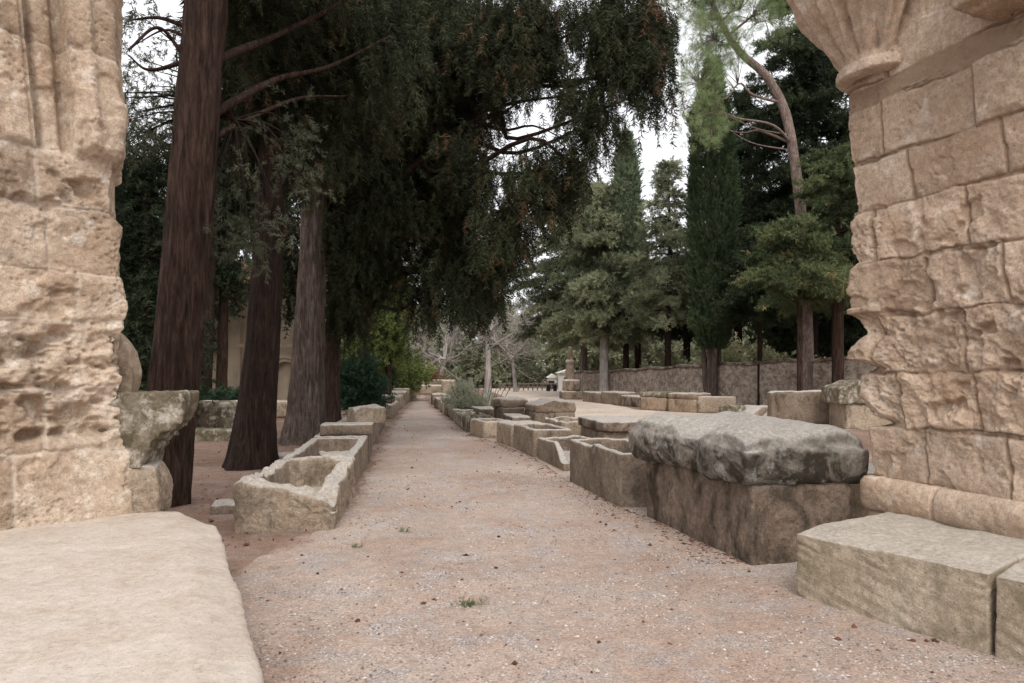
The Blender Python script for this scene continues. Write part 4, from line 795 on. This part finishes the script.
# chapel facade with an arched recess
cx0, cx1, cy = -13.6, -7.2, 30.5; chl = (-10.4, cy + 2.5, 0)
chapel = empty('chapel', chl, 'pale stone chapel with an arched niche seen between the left trunks', 'building')
def facade():
    # wall plane at y=cy with an arched opening, recess .35 deep
    ax, aw, az0, az1 = -9.62, .42, .35, 1.55          # niche centre, half width, sill, spring
    m = 16; arc = [(ax + aw * math.cos(a), az1 + aw * math.sin(a)) for a in np.linspace(0, math.pi, m)]
    H = 5.2; op = [(ax + aw, az0)] + arc + [(ax - aw, az0)]
    V = []; F = []
    def add(v): V.append(v); return len(V) - 1
    def poly(pts, y): F.append([add((x, y, zz)) for x, zz in pts])
    poly([(cx0, 0), (ax - aw, 0), (ax - aw, H), (cx0, H)], cy); poly([(ax + aw, 0), (cx1, 0), (cx1, H), (ax + aw, H)], cy); poly([(ax - aw, 0), (ax + aw, 0), (ax + aw, az0), (ax - aw, az0)], cy)
    for a, b in zip(arc[:-1], arc[1:]): poly([b, a, (a[0], H), (b[0], H)], cy)
    for a, b in zip(op[:-1], op[1:]): F.append([add((a[0], cy, a[1])), add((b[0], cy, b[1])), add((b[0], cy + .35, b[1])), add((a[0], cy + .35, a[1]))])
    poly([(ax - aw - .1, az0 - .1), (ax + aw + .1, az0 - .1), (ax + aw + .1, az1 + aw + .1), (ax - aw - .1, az1 + aw + .1)], cy + .35)
    for (x, a, b) in ((cx0, cy, cy + 5), (cx1, cy, cy + 5)): F.append([add((x, a, 0)), add((x, b, 0)), add((x, b, H)), add((x, a, H))])
    F.append([add((cx0, cy + 5, 0)), add((cx1, cy + 5, 0)), add((cx1, cy + 5, H)), add((cx0, cy + 5, H))])
    me = bpy.data.meshes.new('wall'); me.from_pydata([tuple(np.array(v) - np.array(chl)) for v in V], [], F); me.materials.append(M['chapel']); return me
link('wall', facade(), parent=chapel)
# archivolt moulding round the niche, string course, pilaster, plinth
tbm = Tubes(); ang = np.linspace(0, math.pi, 24); tbm.add(np.array([(-9.62 + .60 * math.cos(a), cy - .02, 1.55 + .60 * math.sin(a), .07) for a in ang]), 8)
link('archivolt', tbm.mesh('archivolt', M['chapel'], chl), parent=chapel)
link('pilaster', boxes_mesh('pilaster', [(-12.2, cy - .25, 0, -11.45, cy + .003, 5.2)], M['chapel'], chl), parent=chapel)
link('pilaster', boxes_mesh('pilaster', [(-8.4, cy - .25, 0, -7.75, cy + .003, 5.2)], M['chapel'], chl), parent=chapel)
link('string_course', boxes_mesh('string_course', [(cx0 - .1, cy - .32, 2.55, cx1 + .1, cy - .26, 2.7)], M['chapel'], chl), parent=chapel)
V = [(cx0 - .3, cy - .4, 5.2), (cx1 + .3, cy - .4, 5.2), (cx1 + .3, cy + 5.3, 5.2), (cx0 - .3, cy + 5.3, 5.2), (cx0 - .3, cy + 2.5, 6.6), (cx1 + .3, cy + 2.5, 6.6)]
me = bpy.data.meshes.new('roof'); me.from_pydata([tuple(np.array(v) - np.array(chl)) for v in V], [], [(0, 1, 5, 4), (2, 3, 4, 5), (0, 4, 3), (1, 2, 5), (0, 3, 2, 1)]); me.materials.append(M['tile']); link('roof', me, parent=chapel)
block(-9.2, 24.2, 0, 6.2, .45, .58, 'low pale parapet running before the chapel behind the trunks', 'low_wall', 'wall', 0, 'tombpale', .02, 311, freq=2)
for k, (x, y, s_, lb) in enumerate([(-9.7, 25.4, .5, 'green bush before the chapel right of the dark brown trunk'), (-11.2, 25.3, .55, 'green bush before the chapel beside the slim reddish trunk')]):
    tree('low_bush', lb, (x, y, 0), [(x, y, -.02, .03), (x, y, .3, .02), (x, y, .6, .01)], 'oleander', 'bark', blobs=[(x, y, .5, .9, .4, .42)], nb=60, per=8, br=.2, size=.2, m=18, leaf=.5, width=.16, seg=6, nrings=6, flare=0, ridge=0, droop=-.4, seed=313 + k, cat='bush')

# far end: fence, white walls, stele, bollards
fl = (1.2, 56, 0); fence = empty('low_fence', fl, 'low wooden post fence along the far edge of the clearing', 'fence')
for k in range(13):
    x = -.9 + k * .36; link('post', boxes_mesh('post', [(x - .05, 55.95, -.05, x + .05, 56.05, .62 + .04 * math.sin(k * 5))], M['fence'], fl), parent=fence)
for zz in (.25, .5): link('rail', boxes_mesh('rail', [(-1, 55.88, zz, 3.5, 55.945, zz + .07)], M['fence'], fl), parent=fence)
def hut(x0, x1, y, h, label, roof=True):
    l = ((x0 + x1) / 2, y + 1, 0); e = empty('white_house', l, label, 'house'); link('wall', boxes_mesh('wall', [(x0, y, -.05, x1, y + 3, h)], M['white'], l), parent=e)
    V = [(x0 - .15, y - .15, h), (x1 + .15, y - .15, h), (x1 + .15, y + 3.15, h), (x0 - .15, y + 3.15, h), ((x0 + x1) / 2, y - .15, h + .32), ((x0 + x1) / 2, y + 3.15, h + .32)]
    me = bpy.data.meshes.new('roof'); me.from_pydata([tuple(np.array(v) - np.array(l)) for v in V], [], [(0, 1, 4), (2, 3, 5), (0, 4, 5, 3), (1, 2, 5, 4), (0, 3, 2, 1)]); me.materials.append(M['tile'] if roof else M['white']); link('roof', me, parent=e)
    link('doorway', boxes_mesh('doorway', [((x0 + x1) / 2 - .4, y - .04, 0, (x0 + x1) / 2 + .1, y - .003, h * .75)], M['iron'], l), parent=e)
hut(3.1, 3.75, 60, .95, 'small white block at the gate beyond the clearing', False); hut(3.8, 5.4, 58, 1.35, 'white gate lodge wall behind the stone stele', False)
for k, (px, lb) in enumerate([(548.5, 'dark bollard at the far gate, left one of the pair'), (555, 'dark bollard at the far gate, right one of the pair')]):
    tb = Tubes(); x = (px - 512) / FPX * 54; tb.add(np.array([(x, 54, -.02, .14), (x, 54, .3, .14), (x, 54, .42, .16), (x, 54, .5, .12), (x, 54, .53, .02)]), 14)
    tag(link('bollard', tb.mesh('bollard', M['iron'], (x, 54, 0)), (x, 54, 0)), lb, 'bollard')
# stele on a stack of stones
c = at(571, 400, 40)
def stele_shape(P):
    w = np.interp(P[:, 2], [0, 1.0, 1.05, 1.95, 2.0, 2.12, 2.16, 2.9], [1.3, 1.25, .95, .9, 1.15, 1.1, .62, .5]); P[:, 0] *= w; P[:, 1] *= w; return P
block(c[0], 40.6, 0, .52, .5, 2.9, 'slender ochre stone stele rising behind a stack of stones near the white lodge', 'stele', 'monument', 0, 'tomb', .03, 321, shape=stele_shape)
block(c[0] - .1, 39.0, 0, 1.15, .9, .48, 'bottom stone of the stack in front of the stele', 'stacked_stone', 'stone', 5, 'tomb', .04, 322)
block(c[0] - .05, 39.0, .46, .95, .8, .62, 'dark upper stone of the stack in front of the stele', 'stacked_stone', 'stone', -6, 'tombdark', .05, 323)

# ------------------------------------------------------------------ trees on the right
def cyp_column(px, Y, ytip, ybot, hw, label, seed, leafm, bark, nb, tw, top=.6, stems=1, per=8, size=.42):
    base = gp(px, HZ + EYE * FPX / Y); h = at(px, ytip, Y)[2]; z0 = at(px, ybot, Y)[2]; R = hw * Y / FPX
    def ex(rng, tb):
        n = nb * per; tt = rng.uniform(0, 1, n) ** 1.05; zz = z0 + (h - z0) * tt; th = rng.uniform(0, 2 * math.pi, n)
        rad = R * np.interp(tt, [0, .06, .2, .5, top, .85, 1], [.5, .8, .95, 1, .93, .55, .05]); q = np.stack([np.cos(th) * 2.2, np.sin(th) * 2.2, zz * .7], 1); rad = rad * (1 + .30 * fbm(q * 1.3, seed, 4)) * rng.uniform(.55, 1.03, n) ** .5
        P = np.stack([base[0] + rad * np.cos(th), base[1] + rad * np.sin(th), zz], 1); D = np.stack([np.cos(th) * .55, np.sin(th) * .55, th * 0 + 1.], 1) + rng.normal(0, .25, (n, 3))
        clump = .42 + .5 * fbm(q * 1.6, seed + 4, 3)
        for k in range(stems - 1):
            a = 2.2 * k + .4; tb.add(smooth_poly([(base[0] + .1 * math.cos(a), base[1] + .1 * math.sin(a), -.05, tw * .6), (base[0] + .3 * math.cos(a), base[1] + .3 * math.sin(a), z0 * .6, tw * .5), (base[0] + .4 * math.cos(a), base[1] + .4 * math.sin(a), z0 + .6, tw * .25)], 16), 10, .1, .02, seed + k)
        return sprays(P, D, size * rng.uniform(.6, 1.25, n), np.clip(clump + rng.normal(0, .08, n), 0, .8), rng, 24, .42, .085, fan=.55, fwd=.9)
    return tree('column_cypress', label, (*base, 0), [(*base, -.05, tw), (base[0], base[1], z0, tw * .8), (base[0], base[1], h * .6, tw * .5), (base[0], base[1], h * .95, .03)], leafm, bark, extra=ex, seed=seed, seg=16, nrings=40, flare=.3, ridge=.02)
cyp_column(712, 31, 66, 350, 20.5, 'thick dark green column cypress beside the wall', 401, 'cyp_green', 'barkgrey', 900, .26, .8, 4)
cyp_column(626, 40, 138, 345, 15, 'slender paler column cypress left of the dark one', 403, 'cyp_light', 'barkdark', 520, .2, .55, 1, size=.5)
def conifer(px, Y, ytip, ybot, hw, label, seed, leafm, bark, tw, nlev=26, per=7, size=.4, hw_top=.1, droop=.35, cones=0., name='conifer_tree', zt=1.0, dens=1.0, az=None, nbrs=(4, 7)):
    base = gp(px, HZ + EYE * FPX / Y); h = at(px, ytip, Y)[2]; z0 = at(px, ybot, Y)[2]; R = hw * Y / FPX
    def ex(rng, tb):
        Ps = []; Ds = []; Ts = []
        for k in range(nlev):
            u = (k + rng.uniform(0, .8)) / nlev; zb = z0 + (h - z0) * u; nbr = rng.integers(*nbrs)
            for j in range(nbr):
                a = rng.uniform(0, 2 * math.pi) if az is None else rng.normal(az, 1.2); Lb = R * np.interp(u, [0, .15, .45, 1], [.8, 1, .85, hw_top]) * rng.uniform(.55, 1.12)
                s = np.linspace(.25, 1, max(3, int(Lb / .22 * dens))); d = np.array([math.cos(a), math.sin(a), 0])
                pts = np.array([base[0], base[1], zb]) + d * (s * Lb)[:, None] + np.array([0, 0, 1]) * (Lb * (.18 * s - droop * s * s))[:, None]
                tb.add(np.array([(base[0], base[1], zb, .035), *[(*p_, .03 * (1 - .8 * ss_)) for p_, ss_ in zip(pts, s)]]), 4)
                q = np.repeat(pts, per, 0); sc = np.repeat(.12 + .3 * (1 - s) * Lb * .5, per)[:, None]
                q = q + rng.normal(0, 1, q.shape) * sc * np.array([1, 1, .35]); dd = d * .9 + rng.normal(0, .5, q.shape) + np.array([0, 0, -.15])
                Ps.append(q); Ds.append(dd); tn = np.full(len(q), rng.uniform(.05, .75)) + rng.normal(0, .05, len(q)); tn = np.clip(tn, 0, .8)
                if cones: tn[(np.repeat(s, per) > .8) & (rng.uniform(0, 1, len(q)) < cones)] = .93
                Ts.append(tn)
        P = np.concatenate(Ps); D = np.concatenate(Ds); T = np.concatenate(Ts)
        return sprays(P, D, size * rng.uniform(.6, 1.25, len(P)), T, rng, 28, .42, .075)
    return tree(name, label, (*base, 0), [(*base, -.05, tw), (base[0], base[1], z0, tw * .85), (base[0] + .1, base[1], h * .6, tw * .5), (base[0], base[1], h, .02)], leafm, bark, extra=ex, seed=seed, seg=18, nrings=40, flare=.25, ridge=.02)
conifer(668, 36, 160, 325, 44, 'open greyish conifer between the slender and the dark column cypress', 405, 'conifer', 'barkdark', .17, 26, 6)
conifer(604, 40.5, 185, 335, 52, 'wide grey green conifer on a pale straight trunk', 407, 'conifer', 'barkpale', .26, 28, 8, size=.55, hw_top=.3)
conifer(584, 47, 180, 340, 72, 'full grey green conifer on a reddish trunk left of the pale trunked one', 409, 'conifer', 'barkred', .25, 24, 8, size=.55, hw_top=.3, nbrs=(5, 8))
conifer(638, 42, 230, 330, 44, 'lower conifer with drooping skirts in front of the slender cypress', 411, 'conifer', 'bark', .2, 16, 7, size=.45)
conifer(687, 39, 270, 335, 30, 'small dark conifer behind the dark column cypress', 413, 'ever', 'barkdark', .2, 16, 8, size=.45)
conifer(760, 29, 225, 318, 40, 'thin stemmed dark conifer behind the tilted slabs', 415, 'ever', 'barkdark', .10, 20, 8, size=.42)
conifer(838, 25, 150, 305, 75, 'broad conifer with yellow tipped boughs beside the right pier', 417, 'tips', 'bark', .21, 16, 13, size=.34, cones=.07, droop=.3, hw_top=.35, nbrs=(3, 5))
conifer(812, 34, -60, 290, 85, 'tall dark conifer behind the crooked pine', 419, 'ever', 'barkdark', .3, 34, 8, size=.55, hw_top=.4)
conifer(738, 38, 90, 310, 60, 'dark conifer right of the thick column cypress', 421, 'ever', 'barkdark', .25, 24, 8, size=.5)
conifer(880, 31, 120, 300, 75, 'dark conifer mostly hidden behind the right pier', 423, 'ever', 'barkdark', .25, 26, 8, size=.5, hw_top=.4)
conifer(800, 24.5, 215, 300, 62, 'young conifer with yellow tipped boughs in front of the crooked pine', 425, 'tips', 'bark', .10, 9, 12, size=.32, cones=.08, droop=.35, hw_top=.5, nbrs=(3, 5))
pt = tr_pts(27, [(806, 413, 18), (806, 330, 15), (803, 240, 12), (797, 180, 11), (786, 115, 10), (766, 76, 9), (742, 54, 8), (722, 25, 6), (705, -20, 5), (695, -60, 2)])
tree('pine_tree', 'crooked pine with bare curving trunk and light green top on the right', (pt[0][0], 27, 0), pt, 'pine', 'barkred', blobs=[bl(715, 40, 38, 38, 26.5, 1.6), bl(700, 85, 28, 38, 26, 1.2), bl(740, 10, 48, 34, 27, 1.8), bl(705, -20, 60, 40, 27, 2), bl(712, 125, 24, 22, 26, 1.), bl(768, 20, 28, 26, 27.5, 1.2), bl(690, 120, 14, 22, 25.5, .6)], nb=430, per=7, br=.26, size=.27, m=34, leaf=.8, width=.026, droop=-.1, out=.5, rnd=.7, gap=-.15, seed=427, seg=24, fan=1., fwd=.4, limb_r=.06,
     limbs=[[(*at(790, 135, 27), .035), (*at(755, 128, 26.5), .022), (*at(712, 108, 26), .010)], [(*at(788, 150, 27), .03), (*at(750, 142, 26.6), .018), (*at(718, 122, 26), .006)]])

# hedge beyond the wall, woodland far behind
def mass(name, label, blobs, nb, per, size, leafm, seed, m=20, br=.8, leaf=.5, width=.14, kind='stuff', droop=.2):
    rng = np.random.default_rng(seed); P, Bc, U = boughs(blobs, nb, rng, -.25, .35, seed, .4); n = len(P)
    Pc = np.repeat(P, per, 0) + rng.normal(0, br * .5, (n * per, 3)); D = np.repeat(U, per, 0) + rng.normal(0, .6, Pc.shape) + np.array([0, 0, -droop]); Pc[:, 2] = np.maximum(Pc[:, 2], .05)
    V, T = sprays(Pc, D, size * rng.uniform(.6, 1.3, n * per), np.clip(np.repeat(rng.uniform(.05, .75, n), per) + rng.normal(0, .06, n * per), 0, .8), rng, m, leaf, width)
    return tag(link(name, foliage_mesh(name, V.astype(np.float32), T, M[leafm], (0, 0, 0))), label, name.replace('_', ' '), kind=kind)
rng = np.random.default_rng(5)
bls = []
for k in range(16):
    Y = 26 + k * 1.5; X = np.interp(Y, WX[:, 0], WX[:, 1]) + 1.6; 
    if k % 3 != 1: bls.append((X + rng.uniform(0, 1.5), Y, rng.uniform(.9, 1.7), rng.uniform(.7, 1.2), 1.0, rng.uniform(.7, 1.3)))
mass('hedge', 'pale yellowish hedge growing beyond the boundary wall', bls, 480, 8, .34, 'hedge', 501, br=.5)
bls = []
for k in range(60):
    X = rng.uniform(-34, 40); Y = rng.uniform(64, 84); hh = np.interp(X, [-34, -12, -6, 2, 6, 12, 40], [10, 10, 9, 8, 6.0, 9, 12]) * rng.uniform(.75, 1.1); bls.append((X, Y, hh * .45, 3.2, 2.5, hh * .55))
mass('woodland', 'grey green woodland closing the view behind the clearing', bls, 3800, 8, 1.0, 'wood', 503, br=1.3)
bls = [(rng.uniform(-30, -9), rng.uniform(38, 52), rng.uniform(2, 6), 3, 2.4, rng.uniform(2.5, 4)) for k in range(16)]
mass('thicket', 'dark leafy thicket behind the chapel and the left trunks', bls, 1100, 8, .75, 'ever', 505, br=1.0)
bls = [(rng.uniform(15, 36), rng.uniform(34, 50), rng.uniform(3, 9), 3.2, 2.6, rng.uniform(3, 5)) for k in range(16)]
mass('dark_wood', 'dark evergreen wood beyond the wall behind the right pier', bls, 1100, 8, .8, 'ever', 507, br=1.0)

# ------------------------------------------------------------------ small things on the ground
rng = np.random.default_rng(9)
OCT = np.array([(1, 0, 0), (0, 1, 0), (-1, 0, 0), (0, -1, 0), (0, 0, 1), (0, 0, -1)], float); OF = np.array([(0, 1, 4), (1, 2, 4), (2, 3, 4), (3, 0, 4), (1, 0, 5), (2, 1, 5), (3, 2, 5), (0, 3, 5)])
def scatter(name, label, XY, size, flat, mat, tint, cat):
    n = len(XY); a = rng.uniform(0, 6.28, n); sc = size[:, None] * rng.uniform(.6, 1.3, (n, 3)) * np.array([1, 1, flat])
    p = OCT[None] * sc[:, None] + rng.normal(0, .12, (n, 6, 3)) * size[:, None, None] * np.array([1, 1, flat]); c_, s_ = np.cos(a)[:, None], np.sin(a)[:, None]
    x = p[..., 0] * c_ - p[..., 1] * s_; y = p[..., 0] * s_ + p[..., 1] * c_; p = np.stack([x + XY[:, :1], y + XY[:, 1:2], p[..., 2] + .010 + size[:, None] * flat * .3], -1)
    F = (OF[None] + 6 * np.arange(n)[:, None, None]).reshape(-1, 3)
    return tag(link(name, mesh_np(name, p.reshape(-1, 3), F, mat, {'tint': np.repeat(tint, 6)}, smooth=False)), label, cat, kind='stuff')
n = 42000; Yp = 2.2 + 9 * rng.uniform(0, 1, n) ** 1.5; Xp = rng.uniform(-2.3, 3.2, n)
k = fbm(np.stack([Xp * 1.3, Yp * 1.3, Xp * 0], 1), 5, 3) + rng.normal(0, .2, n) > -.05; Xp, Yp = Xp[k], Yp[k]
k = (Xp > np.interp(Yp, LE[:, 0], LE[:, 1]) + .25) & (Xp < np.interp(Yp, RE[:, 0], RE[:, 1]) - .25); XY = np.stack([Xp[k], Yp[k]], 1)
scatter('loose_gravel', 'loose grey and pink gravel on the path', XY, .0066 * np.exp(rng.normal(0, .35, len(XY))), .6, M['pebble'], rng.uniform(0, 1, len(XY)), 'gravel')
n = 700; Yp = 2.6 + 18 * rng.uniform(0, 1, n) ** 1.4; Xp = rng.uniform(-5, 3.2, n); k = (Xp < np.interp(Yp, RE[:, 0], RE[:, 1]) - .2); XY = np.stack([Xp[k], Yp[k]], 1)
scatter('fallen_litter', 'small reddish brown cones and dry litter strewn on path and earth', XY, .012 * np.exp(rng.normal(0, .4, len(XY))), .7, M['cone'], rng.uniform(0, 1, len(XY)), 'litter')
n = 2600; Yp = 6.5 + 16 * rng.uniform(0, 1, n) ** 1.3; Xp = np.interp(Yp, LE[:, 0], LE[:, 1]) - .1 - 5 * rng.uniform(0, 1, n) ** 1.2; XY = np.stack([Xp, Yp], 1)
scatter('needle_litter', 'dry brown needles and twig scraps under the left trees', XY, .011 * np.exp(rng.normal(0, .45, n)), .25, M['cone'], rng.uniform(0, 1, n) ** .6, 'litter')
n = 2200; Yp = 5.9 + 15 * rng.uniform(0, 1, n) ** 1.3; XY = np.stack([np.interp(Yp, [5.85, 7.84, 8.31, 10.3, 13, 15.9, 17.7, 24], [1.95, 1.45, 1.25, .82, .43, -.36, -1.0, -2.1]) - .02 - .35 * rng.uniform(0, 1, n) ** 2.2, Yp], 1)
scatter('drifted_litter', 'brown scraps drifted against the foot of the right hand sarcophagi', XY, .010 * np.exp(rng.normal(0, .45, n)), .3, M['cone'], rng.uniform(0, 1, n) ** .6, 'litter')
def tuft(px, py, r, n, label):
    c = gp(px, py); P = np.stack([c[0] + rng.normal(0, r, n), c[1] + rng.normal(0, r * .5, n), np.full(n, .008)], 1); D = rng.normal(0, .6, (n, 3)) + np.array([0, 0, .5])
    V, T = sprays(P, D, np.full(n, .05), rng.uniform(.1, .8, n), rng, 8, .8, .08)
    tag(link('grass_tuft', foliage_mesh('grass_tuft', V, T, M['grass'], (*c, 0)), (*c, 0)), label, 'grass tuft')
tuft(468, 607, .05, 44, 'flat green grass tuft in the middle of the near path'); tuft(404, 533, .025, 16, 'small green tuft on the path in line with the nearest left trough'); tuft(356, 549, .022, 14, 'small green tuft on the path right of the nearest left trough')
